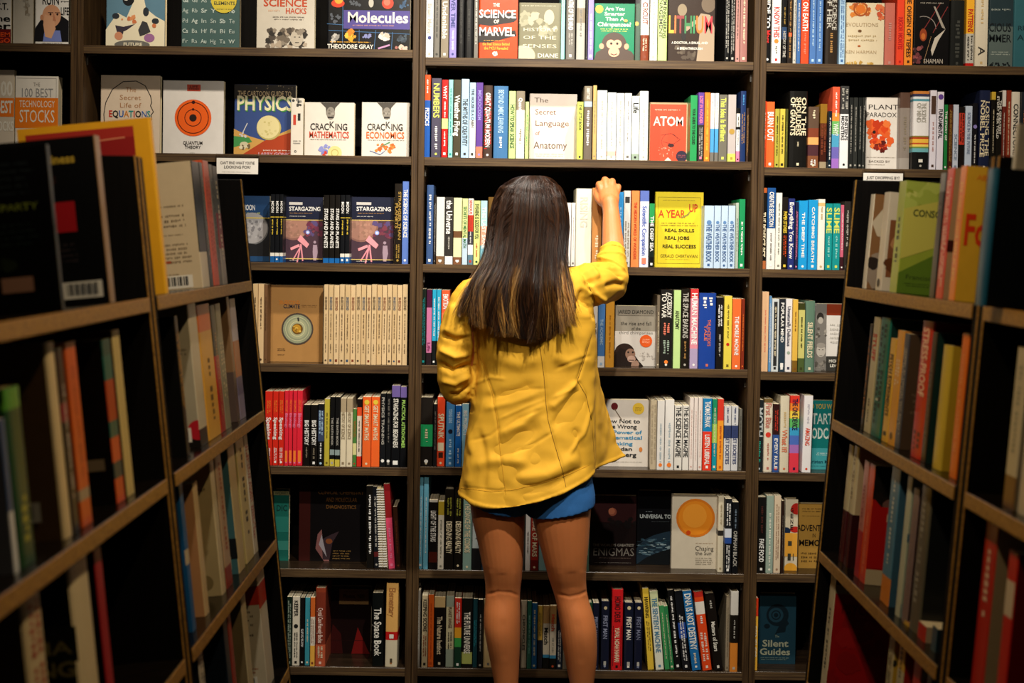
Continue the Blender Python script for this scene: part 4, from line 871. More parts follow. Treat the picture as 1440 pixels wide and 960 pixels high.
# third shelf
MOONART = [('r', 0, 0, 1, .33, '16406e'), ('t', 'MOON', .3, .14, .62, .22, 'W'), ('m', .2, .25, .8, .28, 'LY', 1), ('c', .55, .5, .42, '6a6a6c'), ('c', .54, .49, .4, 'A09ea0'), ('n', .3, .38, .8, .65, ['8a888a', 'B0aeb0', '767478'], 34, .06), ('r', 0, .33, 1, .345, 'Y'), ('p', [(0, .66), (.35, .72), (.7, .74), (1, .66), (1, 1), (0, 1)], '0e0f14'), ('r', 0, .92, 1, 1, '15406a'), ('l', [(.1, .78), (.24, .9)], .012, 'LG')]
faceout(1, 2, 325, 379, 275, 367, '12151c', 'blue and black face-out moon guide half hidden by the aisle bookcase end', MOONART, t=.02, rec=.05, hard=False)
def star(x0, x1, desc):
    faceout(1, 2, x0, x1, 277, 367, '1f2038', desc, [('r', 0, .33, 1, .95, '4a3440'), ('c', .25, .42, .4, '8a6258'), ('c', .24, .41, .37, 'A47868'), ('n', 0, .36, .5, .6, ['96705f', 'B08472'], 24, .06), ('n', .5, .36, 1, .6, ['7a3a4a', '5a4a78', '6a3048'], 20, .1), ('r', 0, 0, 1, .35, '161c34'), ('r', .14, .08, .48, .12, 'C8c4c0'), ('t', 'STARGAZING', .14, .15, .94, .21, 'W'), ('m', .14, .235, .8, .26, 'TN', 1), ('m', .14, .285, .56, .305, 'OW', 1), ('r', 0, .345, 1, .357, 'DCc070'),
      ('c', .62, .54, .05, 'A0b0f0'), ('c', .62, .54, .022, 'F0f0ff'), ('n', .3, .55, 1, .92, ['D0a0a8', '8a6a90'], 22, .006),
      ('p', [(.36, .66), (.44, .58), (.66, .72), (.6, .78)], 'E89aa4'), ('p', [(.18, .78), (.4, .72), (.42, .76), (.2, .82)], 'E89aa4'), ('l', [(.45, .72), (.36, 1)], .035, 'E0909c'), ('l', [(.45, .72), (.5, .98)], .035, 'E0909c'), ('l', [(.45, .75), (.25, .97)], .03, 'E0909c'), ('c', .8, .69, .035, 'A890a0'), ('p', [(.76, .73), (.86, .73), (.88, .85), (.84, .97), (.77, .97), (.75, .84)], 'A890a0'), ('r', 0, .94, 1, .952, 'DCc070'), ('m', .15, .965, .4, .98, 'OW', 1)], t=.02, rec=.035, hard=False)
star(398.5, 454, 'face-out Stargazing book, left one of the two with pink telescope cover')
star(492.5, 553.5, 'face-out Stargazing book, right one of the two with pink telescope cover')
faceout(2, 2, 920.8, 988.5, 270, 378, 'D9c430', 'bright yellow face-out book lettered A Year Up in red',
    [('o', .5, .5, 0, 0, 'K'), ('l', [(.06, .07), (.94, .07), (.94, .95), (.06, .95), (.06, .07)], .006, '6a5a20'), ('m', .15, .1, .85, .12, '8a7a28', 1), ('t', 'A YEAR', .07, .24, .62, .34, 'B8381c'), ('l', [(.55, .34), (.68, .3), (.72, .26)], .03, '8a8040'), ('t', 'UP', .7, .16, .88, .26, 'B8381c'), ('m', .1, .4, .9, .46, '6a5a20', 2), ('t', 'REAL SKILLS', .2, .49, .82, .53, '14120c'), ('m', .46, .55, .54, .56, '14120c', 1), ('t', 'REAL JOBS', .2, .59, .72, .63, '14120c'), ('m', .46, .655, .54, .665, '14120c', 1), ('t', 'REAL SUCCESS', .16, .7, .86, .745, '14120c'), ('t', 'GERALD CHERTAVIAN', .12, .83, .9, .87, '5a4c1a', None, 0), ('m', .2, .89, .78, .9, '8a7a28', 1)], t=.02, rec=.045)
# fourth shelf
faceout(1, 3, 376.5, 454, 401, 511, 'A97c44', 'tan face-out book lettered Climate with a ringed globe',
    [('r', .0, .0, .06, 1, '7e582e'), ('t', '30-SECOND', .2, .2, .58, .25, 'C8782a'), ('t', 'CLIMATE', .28, .25, .58, .3, '2a2a3a'), ('m', .6, .25, .9, .29, '6a4a28', 2), ('c', .54, .57, .29, '4a4038'), ('c', .54, .57, .26, '8f9478'), ('o', .54, .57, .21, .218, 'C8c49a'), ('c', .54, .57, .18, 'A3a684'), ('o', .54, .57, .13, .138, 'D8d0a0'), ('c', .54, .57, .1, '6a4a1c'), ('c', .53, .565, .075, 'B8882a'), ('n', .47, .54, .6, .6, ['D8b04a', '8a6420'], 8, .03), ('l', [(.55, .42), (.56, .47)], .03, 'DG'), ('m', .18, .82, .33, .86, '4a3420', 2), ('m', .18, .9, .33, .92, '4a3420', 1)], t=.022, rec=.04, gloss=False)
faceout(2, 3, 864.5, 923, 430, 519, '8f887a', 'grey face-out book picturing a thoughtful chimpanzee with an orange sticker',
    [('r', 0, .42, 1, 1, 'C9c3bb'), ('t', 'JARED DIAMOND', .07, .07, .93, .13, '1c1a16', None, 0), ('l', [(.07, .16), (.93, .16)], .006, '3a342a'), ('t', 'the rise and fall', .14, .26, .88, .32, '2a2620', None, 0), ('t', 'of the', .4, .35, .62, .4, '2a2620', None, 0), ('t', 'third chimpanzee', .1, .42, .92, .47, '6a655c', None, 0),
     ('c', .24, .78, .24, '2a1c16', .95), ('p', [(0, .82), (.15, .7), (.45, .78), (.55, .88), (.7, 1), (0, 1)], '1f1511'), ('c', .38, .8, .12, '8a6a58', 1.1), ('c', .41, .88, .1, 'B09080', .8), ('c', .33, .77, .022, 'K'), ('c', .44, .77, .022, 'K'), ('l', [(.34, .9), (.48, .9)], .015, '3a201a'), ('p', [(.4, 1), (.42, .93), (.54, .9), (.6, .96), (.58, 1)], '9a7a68'), ('n', .6, .76, .95, .92, ['B0a8a0', 'A8a098'], 22, .03), ('c', .75, .58, .15, 'DE5a1e'), ('m', .66, .54, .84, .62, 'F0c0a0', 3)], t=.028, rec=.035)
faceout(3, 3, 1146.5, 1187, 427, 524, 'D9d5cf', 'face-out book with two grey portraits on a strip beside white panel',
    [('r', 0, 0, .38, 1, '7a7670'), ('r', .38, 0, 1, .17, '8a3418'), ('c', .16, .2, .12, '2e2a26', 1.3), ('c', .17, .25, .09, 'B0aaa0', 1.3), ('c', .2, .7, .16, 'B8b2a8', 1.4), ('c', .2, .62, .15, '98928a', .6), ('r', .12, .68, .17, .69, 'DG'), ('r', .24, .68, .29, .69, 'DG'), ('r', .16, .77, .25, .775, 'DG'), ('n', .02, .85, .36, 1, ['5a564f', '8a857c'], 12, .08), ('n', .02, .35, .36, .52, ['5a564f', 'A09a90'], 12, .07), ('r', .38, .78, 1, 1, '34332f'), ('m', .5, .28, .95, .6, 'B8b4ac', 5), ('t', 'MICHAEL', .48, .83, .98, .87, 'OW'), ('t', 'LEWIS', .52, .9, .9, .94, 'OW')], t=.022, rec=.03)
# fifth shelf
faceout(2, 4, 843, 911.5, 562, 661, 'CFc7bc', 'off-white face-out book with rose, yellow sticker and blue-black title',
    [('c', .3, .1, .07, '5a1418', 1.1), ('l', [(.3, .14), (.45, .3)], .02, '6a5a4a'), ('c', .79, .13, .12, 'D8b43a'), ('m', .72, .1, .87, .17, '6a4a1a', 3), ('t', 'How Not to', .05, .29, .83, .35, '1c2024'), ('t', 'Be Wrong', .18, .37, .76, .43, '1c2024'), ('t', 'The Power of', -.02, .46, .86, .51, '2f7fa8'), ('t', 'Mathematical', -.02, .54, .88, .59, '2f7fa8'), ('t', 'Thinking', .1, .63, .68, .68, '2f7fa8'), ('t', 'Jordan', .22, .71, .68, .76, '1c2024'), ('t', 'Ellenberg', .12, .79, .76, .85, '1c2024'), ('c', .85, .74, .035, 'C87a3a', 1.4), ('m', .1, .92, .95, .94, '8a8278', 1)], t=.025, rec=.03)
faceout(3, 4, 1135.5, 1178, 563, 666, '14706e', 'teal face-out podcast guide with big pale capitals, cut by the aisle bookcase',
    [('t', 'SO YOU WANT', .0, .05, 1.1, .12, 'B8963a'), ('t', 'START A', .0, .19, 1.1, .34, 'C0ccc4'), ('t', 'PODCAST', .0, .4, 1.1, .55, 'C0ccc4'), ('r', 0, .69, 1, 1, '3f9aa0'), ('m', .3, .75, .95, .8, 'D0dcd4', 2), ('t', 'Kristen Meinzer', .05, .86, 1.1, .91, '0f4a58'), ('m', .1, .94, .95, .96, '1a5a68', 1)], t=.022, rec=.04)
# sixth shelf
faceout(1, 5, 384, 406, 688, 785, '1f6a5e', 'dim teal-green face-out book at the left end of its shelf', [('r', 0, .02, 1, .08, '8a8a60'), ('t', 'WORRY', .1, .03, .95, .07, '1a2a24'), ('t', 'DIC', .2, .22, .9, .3, '123c36'), ('r', 0, .38, 1, .6, '2a7f72'), ('r', 0, .72, 1, .85, '3a8a7c')], t=.02, rec=.07)
faceout(1, 5, 420.5, 515, 671, 785, '120f10', 'large black face-out textbook lettered Clinical Chemistry in dim gold capitals',
    [('r', 0, 0, .17, 1, '3a120e'), ('l', [(.17, 0), (.17, 1)], .008, '1f0a08'), ('m', .45, .1, .6, .12, '6a4a20', 1), ('t', 'CLINICAL CHEMISTRY', .28, .155, .96, .2, '7a5224', None, 0), ('t', 'AND MOLECULAR', .4, .24, .86, .29, '7a5224', None, 0), ('t', 'DIAGNOSTICS', .4, .33, .85, .37, '7a5224', None, 0), ('p', [(.25, .85), (.28, .68), (.34, .62), (.36, .8), (.46, 1), (.38, 1)], '8a5a58'), ('p', [(.36, .98), (.34, .74), (.48, .68), (.6, .64), (.5, .78), (.46, .98)], '3a2a30'), ('p', [(.3, .8), (.34, .68), (.42, .95)], 'A8a0a8'), ('c', .45, .76, .05, '8a4a28', .8), ('m', .5, .86, .78, .98, '8a6a38', 4)], t=.045, rec=.07)
faceout(2, 5, 830, 894.5, 697, 794, '160e0e', 'black face-out book lettered Enigmas under a dim red moon',
    [('r', 0, 0, 1, .38, '2a0f10'), ('c', .48, .23, .09, '7a4030'), ('c', .46, .22, .07, '9a5a40'), ('n', .0, .33, 1, .45, ['100a0a'], 20, .08), ('t', 'THE WORLD\'S GREATEST', .06, .69, .96, .725, '8a847a'), ('t', 'ENIGMAS', .06, .75, .97, .86, '6a655e', None, 0), ('m', .2, .885, .9, .9, '6a5a50', 1), ('m', .1, .955, .95, .965, '8a847a', 1)], t=.02, rec=.06)
faceout(2, 5, 895.5, 943.5, 690, 793, '0b0c0f', 'black face-out book picturing the curved blue earth from space',
    [('p', [(0, .78), (.2, .67), (.5, .6), (.8, .56), (1, .54), (1, 1.0), (0, 1.0)], '1a2c3a'), ('n', .05, .64, 1, .9, ['3a5464', '8a9ea4', '24404e', '5a7480', '16262f'], 90, .13, .22), ('p', [(.0, 1), (.3, .9), (.7, .82), (1, .78), (1, 1)], '0d1216'), ('m', .25, .27, .45, .29, '7a8488', 1), ('t', 'UNIVERSAL TO', .08, .32, 1.0, .37, 'A8b0b0'), ('m', .4, .41, 1, .42, '5a6468', 1)], t=.02, rec=.075)
faceout(2, 5, 944, 1009, 696, 797, 'C2b8a4', 'cream face-out book lettered Chasing the Sun below a glowing orange sun',
    [('c', .52, .31, .42, 'C8701a'), ('c', .52, .31, .37, 'D8821e'), ('c', .5, .28, .26, 'E0922e'), ('c', .37, .51, .05, 'B8400f'), ('m', .53, .64, .92, .665, '8a6a4a', 1), ('t', 'Chasing', .52, .69, .92, .75, '3a342c', None, 0), ('t', 'the Sun', .53, .76, .88, .81, '3a342c', None, 0), ('m', .52, .84, .92, .95, '7a7060', 4)], t=.024, rec=.035)
faceout(3, 5, 1103.5, 1121.5, 702, 799, 'D0c4aa', 'tall cream book lettered Gene with red, navy and orange shapes',
    [('c', .9, .13, .45, 'B8241c', 1), ('c', .8, .42, .4, 'B8241c', .6), ('c', .1, .44, .35, '1a2a44', .8), ('r', 0, .47, 1, .8, 'DEa03a'), ('c', .5, .97, .5, 'E0a030', .9), ('t', 'G', .4, .12, .65, .18, '14120f'), ('t', 'E', .4, .2, .65, .26, '14120f'), ('t', 'N', .4, .28, .65, .34, '14120f'), ('t', 'E', .4, .36, .65, .42, '14120f'), ('m', .25, .52, .75, .9, '3a3a30', 2)], t=.03, rec=.018)
faceout(3, 5, 1122.5, 1162, 708, 799, 'A8803a', 'tan face-out book lettered Adventures in Memory, cut by the aisle bookcase',
    [('m', .1, .06, .85, .14, '4a3414', 2), ('m', .1, .18, .8, .2, '4a3414', 1), ('t', 'ADVENTURES', -.05, .33, 1.3, .42, '241a10'), ('t', 'IN', .5, .46, .62, .52, '241a10', None, 0), ('t', 'MEMORY', .02, .56, 1.1, .65, '241a10'), ('m', .1, .74, .95, .92, '4a3414', 3)], t=.02, rec=.05)
# bottom shelf
faceout(1, 6, 462, 521, 826, 926, '1a0c0b', 'black and dark-red face-out book with small tan title plate',
    [('p', [(0, 1), (.1, .55), (.3, .7), (.35, 1)], '3a0d0c'), ('p', [(.55, 1), (.7, .6), (.95, .95), (1, 1)], '7a1412'), ('r', .25, .02, .95, .25, '8a6a42'), ('m', .34, .05, .86, .07, '3a2614', 1), ('t', 'Physics, YES!', .34, .1, .85, .155, '24170c'), ('m', .34, .19, .86, .21, '3a2614', 1), ('l', [(0, .8), (1, .8)], .01, '2a1010')], t=.03, rec=.10)
faceout(3, 6, 1067, 1119, 835, 930, '1c3a48', 'dark blue face-out book lettered Silent Guides with head silhouette',
    [('c', .5, .3, .3, '0d1c24', 1.0), ('p', [(.68, .3), (.82, .42), (.74, .46), (.72, .54), (.5, .56), (.42, .6)], '0d1c24'), ('c', .46, .3, .2, '1c3a48'), ('o', .46, .3, .1, .13, '0d1c24'), ('c', .46, .3, .06, '0d1c24'), ('c', .22, .46, .08, '0d1c24', .8), ('t', 'The', .44, .585, .56, .62, '8a9684', None, 0), ('t', 'Silent', .1, .66, .8, .75, 'A0a48c'), ('t', 'Guides', .03, .78, .86, .87, 'A0a48c'), ('m', .05, .9, .85, .95, '6a7a70', 2)], t=.022, rec=.05)
# ---------------------------------------------------------------- cards hung on the shelf edges
def shelf_card(x0, x1, y0, y1, lines, label, mrow):
    a = at(x0, y0, YF - .006); b = at(x1, y1, YF - .006); w = b.x - a.x; h = a.z - b.z
    root = empty('shelf_sign', (a.x, YF - .012, b.z), label=label, category='sign', group='white cards hung on the shelf edges')
    M_ACR = globals().get('M_ACR')
    if M_ACR is None:
        M_ACR = mat('clear_acrylic', .05, .5, base='F5f5f5'); M_ACR.node_tree.nodes['Principled BSDF'].inputs['Transmission Weight'].default_value = 1.0
        M_ACR.node_tree.nodes['Principled BSDF'].inputs['IOR'].default_value = 1.2; globals()['M_ACR'] = M_ACR
        globals()['M_CARD'] = mat('white_card', .6, .3, base='E6e2da')
    bevbox('card', .002, w - .002, .004, .0046, .002, h - .002, M_CARD, root, bev=0)
    bevbox('sign_holder', 0, w, .0075, .0085, 0, h + .012, M_ACR, root, bev=0)
    v, f = boxvf(-.001, 0, .001, .0085, 0, h + .006); v2, f2 = boxvf(w, w + .001, .001, .0085, 0, h + .006)
    mobj('holder_rim', v + v2, f + [tuple(i + 8 for i in q) for q in f2], M_ACR, root)
    fl = Flat()
    for i, ln in enumerate(lines): fl.text(ln, w/2, h * (.68 - .24 * i), w * min(.8, .052 * len(ln)), h * .16, '3a3632', .0002, lo=.3)
    fl.micro(w*.14, h*(.1), w*.86, h*(.1) + h*.1, 'A09a92', .0002, random.Random(3), rows=1, fill=.4)
    fl.build('lettering', lambda p, q, l: (p, .0038 - l, q), root)
shelf_card(304, 364, 221, 246, ["CAN'T FIND WHAT YOU'RE", 'LOOKING FOR?'], "white card lettered Can't find what you're looking for, left bay shelf edge", 1)
shelf_card(1213, 1270, 242, 267, ['JUST DROPPING BY?'], 'white card lettered Just dropping by, right bay shelf edge', 1)
# ---------------------------------------------------------------- aisle bookcases: leaning fronts, wider at the floor, at right angles to the wall
def aisle_frame(side, yfar, p_top, p_low):
    a = at(p_top[0], p_top[1], yfar); b = at(p_low[0], p_low[1], yfar)
    up = Vector((a.x - b.x, 0, a.z - b.z)).normalized()
    inn = Vector((side * up.z, 0, -abs(up.x)))
    return dict(side=side, O=Vector((a.x, 0, a.z)), up=up, inn=inn, pitch=(a - b).length / 2, yfar=yfar)
FRL = aisle_frame(-1, 2.833, (355, 394), (390, 754))
FRR = aisle_frame(1, 2.70, (1186, 402), (1150, 770))
def level_point(fr, lev, inset=0.0): return fr['O'] - fr['up'] * (fr['pitch'] * lev) + fr['inn'] * inset
def aisle_case(fr, ya, yb, label, xback):
    s = fr['side']; root = empty('aisle_bookcase', (fr['O'].x, ya, 0), label=label, category='bookcase', group='aisle bookcases')
    inv = root.location.copy(); top = fr['O'] + fr['up'] * .236; bot = fr['O'] - fr['up'] * (fr['O'].z / fr['up'].z)
    def prism(name, pts, y0, y1, material):
        n = len(pts); V = [(x - inv.x, y0 - inv.y, z) for x, z in pts] + [(x - inv.x, y1 - inv.y, z) for x, z in pts]
        F = [tuple(range(n)), tuple(range(2*n - 1, n - 1, -1))] + [(i, i + n, (i+1) % n + n, (i+1) % n) for i in range(n)]
        o = mobj(name, V, F, material, root)
        bm = bmesh.new(); bm.from_mesh(o.data); bmesh.ops.recalc_face_normals(bm, faces=bm.faces[:]); bmesh.ops.bevel(bm, geom=bm.edges[:], offset=.0015, segments=1, affect='EDGES'); bm.to_mesh(o.data); bm.free()
        return o
    side_pts = [(bot.x, 0.0), (top.x, top.z), (xback, top.z), (xback, 0.0)]
    for y0 in (ya, yb - .021):
        o = prism('side_panel', side_pts, y0, y0 + .021, M_BLACKWOOD)
        e = prism('bevel_highlight_strip', [(bot.x - s*.0012, 0), (top.x - s*.0012, top.z + .001), (top.x + s*.002, top.z + .001), (bot.x + s*.002, 0)], y0 - .0008, y0 + .004, M_AISLE); e.parent = o  # tan strip paints the highlight along the bevel of the black front edge
    prism('back_panel', [(xback, 0), (xback, top.z), (xback - s * .012, top.z), (xback - s * .012, 0)], ya + .022, yb - .022, M_BLACKWOOD)
    for lev in range(5):
        p = level_point(fr, lev); u = fr['up']; i = fr['inn']
        if p.z < .1: continue
        depth = (abs(xback - p.x) - .013) / abs(i.x); a = p; b = p + i * depth; c = b - u * .024; d = a - u * .024
        o = prism('shelf', [(a.x, a.z), (b.x, b.z), (c.x, c.z), (d.x, d.z)], ya + .022, yb - .022, M_ATOP)
        a2, d2 = a - i * .0025, d - i * .0025
        e = prism('shelf_edging', [(a2.x, a2.z), (a.x, a.z), (d.x, d.z), (d2.x, d2.z)], ya + .022, yb - .022, M_AISLE); e.parent = o
    q = [(bot.x + s * .04, 0), (bot.x + s * .04, .08), (bot.x + s * .055, .08), (bot.x + s * .055, 0)]
    prism('plinth', q, ya + .022, yb - .022, M_BLACKWOOD)
XBL, XBR = FRL['O'].x - .31, FRR['O'].x + .31
YPL, YPR = 2.028, 1.925
aisle_case(FRL, YPL + .001, 2.833, 'left aisle bookcase, far unit with slanted black end panel beside wall', XBL)
aisle_case(FRL, 1.10, YPL - .001, 'left aisle bookcase, near unit at the left picture edge with black books on top', XBL)
aisle_case(FRR, YPR + .001, 2.70, 'right aisle bookcase, far unit with slanted black end panel beside wall', XBR)
aisle_case(FRR, 1.05, YPR - .001, 'right aisle bookcase, near unit at the right picture edge', XBR)
LEVN = ['top row', 'second row', 'third row', 'fourth row']
def solve_y(fr, lev, inset, px):
    p = level_point(fr, lev, inset); lo, hi = .6, 3.5
    for _ in range(40):
        mid = (lo + hi) / 2; x = proj((p.x, mid, p.z))[0]
        if (x - 710) * fr['side'] > (px - 710) * fr['side']: lo = mid
        else: hi = mid
    return (lo + hi) / 2
ALAST = {}
def ab(fr, unit, lev, xn, xf, ytop, bands, desc, cover=None, ops=None, texts='', hard=False, inset=.02, w=.15, title=None, comb=False):
    yn, yf = solve_y(fr, lev, inset, xn), solve_y(fr, lev, inset, xf)
    key = (fr['side'], lev)
    if key in ALAST and inset >= 0:
        if ALAST[key] < 9 and yn < ALAST[key] and yn > ALAST[key] - .02: yn = ALAST[key] + .0004
    t = max(.005, yf - yn)
    ALAST[key] = yn + t
    lo_, hi_ = .08, .42; p = level_point(fr, lev, inset)
    for _ in range(30):
        h = (lo_ + hi_) / 2; q = p + fr['up'] * h
        if proj((q.x, yn, q.z))[1] > ytop: lo_ = h
        else: hi_ = h
    rng = random.Random(int(xn * 3 + lev)); side = fr['side']
    tx, tt = parse_texts(texts)
    if p.z < .3: w = min(w, .2)
    maxw = (abs((XBL if side < 0 else XBR) - p.x) - .016) / abs(fr['inn'].x) - abs(h * fr['up'].x) * 1.0
    w = min(w, maxw)
    root = make_book(t, h, w, hard, bands_of(bands), rng, cover=cover, gloss=True, comb=comb)
    spine_print(root, t, h, tx, rng, hard, mark=False)
    fl = Flat(); draw(fl, ops or [], w, h, rng)
    if side < 0: fl.build('cover_print', lambda a, b, l: (-.0002 - l, w - a, b), root)
    else: fl.build('cover_print', lambda a, b, l: (t + .0002 + l, a, b), root)
    lx = Vector((0, 1, 0)) if side < 0 else Vector((0, -1, 0))
    m = Matrix((lx, fr['inn'], fr['up'])).transposed().to_4x4()
    base = p + fr['up'] * .0006
    m.translation = Vector((base.x, yn if side < 0 else yn + t, base.z))
    root.matrix_world = m
    root['category'] = 'book'
    u = 'left aisle bookcase' if side < 0 else 'right aisle bookcase'
    LABELS.append([root, desc, title or tt, hard, LEVN[lev], '%s %s' % ('far' if unit == 'A' else 'near', u), yn, 'side'])
BARC = lambda u, v, s=.2: [('r', u, v, u + s, v + .1, 'OW')] + [('r', u + s*.08 + s*.84*i/16, v + .01, u + s*.08 + s*.84*i/16 + s*.84/16*(.3 + .5*((i*7) % 3)/2), v + .08, '141414') for i in range(16)]
L, Rr = FRL, FRR
ab(L, 'B', 0, 88, 92, 203, 'K', 'nearest black back-cover', 'K', [('m', .3, .08, .9, .3, '2a3438', 5), ('t', 'AND HAS A', .2, .34, .62, .38, '8a7a5a'), ('t', 'PARTY', .64, .34, .9, .38, '8a9a3a'), ('m', .3, .45, .9, .6, '20302c', 4), ('n', .4, .66, .7, .74, ['26301c'], 10, .05)] + [('r', .6, .78, .82, .87, 'B88a74')], 'o,K,0,1', w=.2)
ab(L, 'B', 0, 156, 163, 190, '8a6a4c', 'black back-cover with red square and barcode', 'K', [('t', 'Business', .42, .1, .8, .15, 'C8a83a'), ('m', .5, .22, .62, .27, '4a2a22', 2), ('r', .5, .38, .76, .56, 'A0141c'), ('m', .5, .62, .75, .75, '30282a', 4)] + BARC(.58, .86, .36), w=.17)
ab(L, 'A', 0, 235, 239, 165, 'E0a82a', 'tall yellow-framed crimson', 'DCa022', [('r', .06, .04, .87, .96, '8a1a1a'), ('r', .06, .04, .87, .1, 'A02a22'), ('l', [(.5, .11), (.8, .1)], .01, 'D08060'), ('r', .1, .24, .8, .9, '6a1216')], w=.26, hard=True)
ab(L, 'A', 0, 286, 296, 226, '1c1c1a .72 D8ccb4', 'beige back-cover with barcode', 'C8b798', [('m', .05, .1, .35, .22, 'A8987a', 4), ('m', .15, .33, .85, .36, '6a5a44', 1), ('m', .15, .4, .85, .52, '6a5a44', 3), ('m', .15, .56, .85, .58, '6a5a44', 1), ('m', .2, .63, .9, .8, '7a6a50', 5), ('r', .4, .77, .6, .79, 'A85030'), ('m', .5, .87, .7, .89, '6a5a44', 1)] + BARC(.35, .89, .52), w=.15)
ab(L, 'A', 0, 296.5, 301, 228, '3a3a38', 'slim dark-grey', w=.14, texts='~,LG,.1,.9,.6')
ab(L, 'A', 0, 301.5, 309.5, 225, 'DE5a34', 'coral-red', w=.15, texts='~,C84a2a,.1,.9,.7')
ab(L, 'A', 0, 310, 314, 231, '6a685f', 'slim weathered grey', w=.14, texts='~,1a1a18,.1,.9,.7')
ab(L, 'A', 0, 314.5, 320.5, 233, '4a4a44 .4 8a1a1c .7 9a9488', 'grey and dark-red', w=.13, texts='~,CR,.1,.9,.5')
ab(L, 'B', 1, 22, 28, 590, '2a4a7a .6 C8ccd4', 'blue-and-white edge', 'B8bcc8', w=.15)
ab(L, 'B', 1, 31, 53, 548, '4a8a2a .12 12401f', 'dark-green lime-topped', '0f3a1c', [('r', .5, .0, .99, .08, '3f7a24')], '~,9a9a3a,.6,.92,.5', w=.16, hard=True)
ab(L, 'B', 1, 93, 104, 482, 'C8b48c', 'big tan back-cover with barcode', '6b4f30', [('m', .2, .15, .9, .28, '5a4228', 3), ('m', .3, .6, .8, .68, '8a3a24', 3), ('m', .1, .4, .9, .45, '5a4228', 1)] + BARC(.45, .8, .4), w=.2, hard=True)
ab(L, 'B', 1, 105, 113, 490, '2a1416 .3 8a1a34 .4 1a1418', 'black and magenta', w=.15, texts='~,B8a8a0,.2,.9,.5')
ab(L, 'B', 1, 117, 131, 483, 'C8541c .8 9a8a78 .86 C8541c', 'burnt-orange', w=.15, texts='~,A8441a,.1,.75,.3')
ab(L, 'B', 1, 166, 177, 478, '1a4a44 .1 12605a .25 A8381c .5 1a5a54 .6 C8502a .75 1a3a44 .85 C84a20', 'multicolour patchwork spined', '0c0b0a', BARC(.4, .82, .28) + [('r', .7, .72, .92, .79, '8a7a60')], w=.17)
ab(L, 'B', 1, 180.5, 190, 465, 'C8b478', 'pale straw', '4a3018', w=.2)
ab(L, 'A', 1, 264, 268, 445, '1a1612', 'black gilt-lettered', '0e0d0c', None, '~,C8923a,.1,.7,.9', w=.15)
ab(L, 'A', 1, 283, 294, 428, 'C9c0a8 .88 17130f', 'cream with black foot and red spot', 'A89f88', [('m', .6, .3, .95, .36, '7a705c', 2), ('r', .0, .93, 1, 1, '17130f'), ('c', .98, .88, .12, 'B8202c')] + BARC(.6, .86, .3), w=.16)
ab(L, 'A', 1, 295, 312, 430, 'DE6a1c .2 DFa838', 'orange-topped yellow', 'D8921e', None, '~,6a4a18,.4,.9,.3', w=.15)
ab(L, 'A', 1, 312.5, 318.5, 430, '23302a .4 A81c1c', 'slim green-black over red', w=.15, texts='~,C8a060,.2,.9,.3')
ab(L, 'A', 1, 319, 326, 428, '8a8a72', 'grey-green lettered', w=.14, texts='~,CR,.3,.8,.7')
ab(L, 'A', 1, 335, 338.5, 418, '8a6a4a .6 5a4a44', 'very slim brown', w=.14)
ab(L, 'A', 1, 339, 346.5, 421, 'C0b8c4 .35 B8744a .65 6a6484 .8 8a84a0', 'white-orange-and-mauve', w=.15)
ab(L, 'B', 2, 63, 87, 828, 'C0ae88', 'cream red-speckled', '5a4630', None, '~,9a3a2a,.05,.9,.7', w=.18, hard=True)
ab(L, 'B', 2, 126, 150, 785, 'CDbd98', 'white-spined with black lettered back-cover', '0d0e0b', [('t', 'S', .5, .12, .8, .2, '8a8a6a'), ('r', 0, .33, 1, .5, '1c2014'), ('t', 'INDIA', .35, .4, .95, .46, 'A89a5a'), ('t', 'RISING', .35, .5, .98, .57, 'A89a5a'), ('m', .5, .7, .9, .78, '4a1c14', 2)], w=.18, hard=True)
ab(L, 'B', 2, 158, 167, 775, '9a1020', 'slim crimson', '0c0a0a', w=.18)
ab(L, 'A', 2, 272, 276.5, 680, '1c5a92 .45 C8b898 .55 1c5a92', 'blue with cream patch', '1c5a92', w=.15)
ab(L, 'A', 2, 289.5, 295, 680, 'CDb284', 'salmon-tan back-cover', 'C08a5c', [('m', .3, .28, .5, .32, '6a3a2a', 1), ('m', .5, .75, .9, .8, 'A04a30', 3), ('r', .6, .93, .85, .98, '6a3a28')], w=.15)
ab(L, 'A', 2, 313, 318, 645, 'D0c09a', 'cream back-cover with small seal', 'A8966c', [('m', .4, .2, .95, .25, '5a4a34', 1), ('m', .45, .66, .9, .7, '8a7850', 3), ('c', .8, .9, .1, '7a6a44')], w=.15)
ab(L, 'A', 2, 320, 328, 632, 'B89a7a .85 8a2a20', 'beige maroon-footed', '8a7458', None, '~,A0482a,.1,.8,.4', w=.15)
ab(L, 'A', 2, 337, 345.5, 628, 'CDb888', 'cream-spined teal back-cover', '3f6a72', [('m', .3, .2, .9, .3, '2a4a50', 2), ('m', .5, .45, .9, .5, '2a4a50', 1), ('r', 0, .72, 1, .88, '151a20'), ('r', .6, .86, .9, .96, 'A8a890')], w=.15)
ab(L, 'A', 2, 348, 358, 612, 'D2c08a', 'straw-yellow', 'B8a46a', None, '~,3a3a34,.1,.9,.4', w=.15)
ab(L, 'A', 2, 358.5, 363.5, 605, 'CDc4b0', 'slim white red-lettered', w=.14, texts='~,B03020,.1,.9,.7')
ab(L, 'A', 3, 298, 304, 915, 'C8bfae', 'white black-speckled', '1a1a20', None, '~,2a2a2a,.02,.5,.8', w=.15)
ab(L, 'A', 3, 331, 336, 855, '1a2634', 'navy', '141c28', w=.15)
ab(L, 'A', 3, 337, 341, 855, '9a3024', 'slim brick-red', '17140f', w=.15)
ab(L, 'A', 3, 355, 361, 832, 'C9bb98', 'cream fore', '7a6a4c', w=.15)
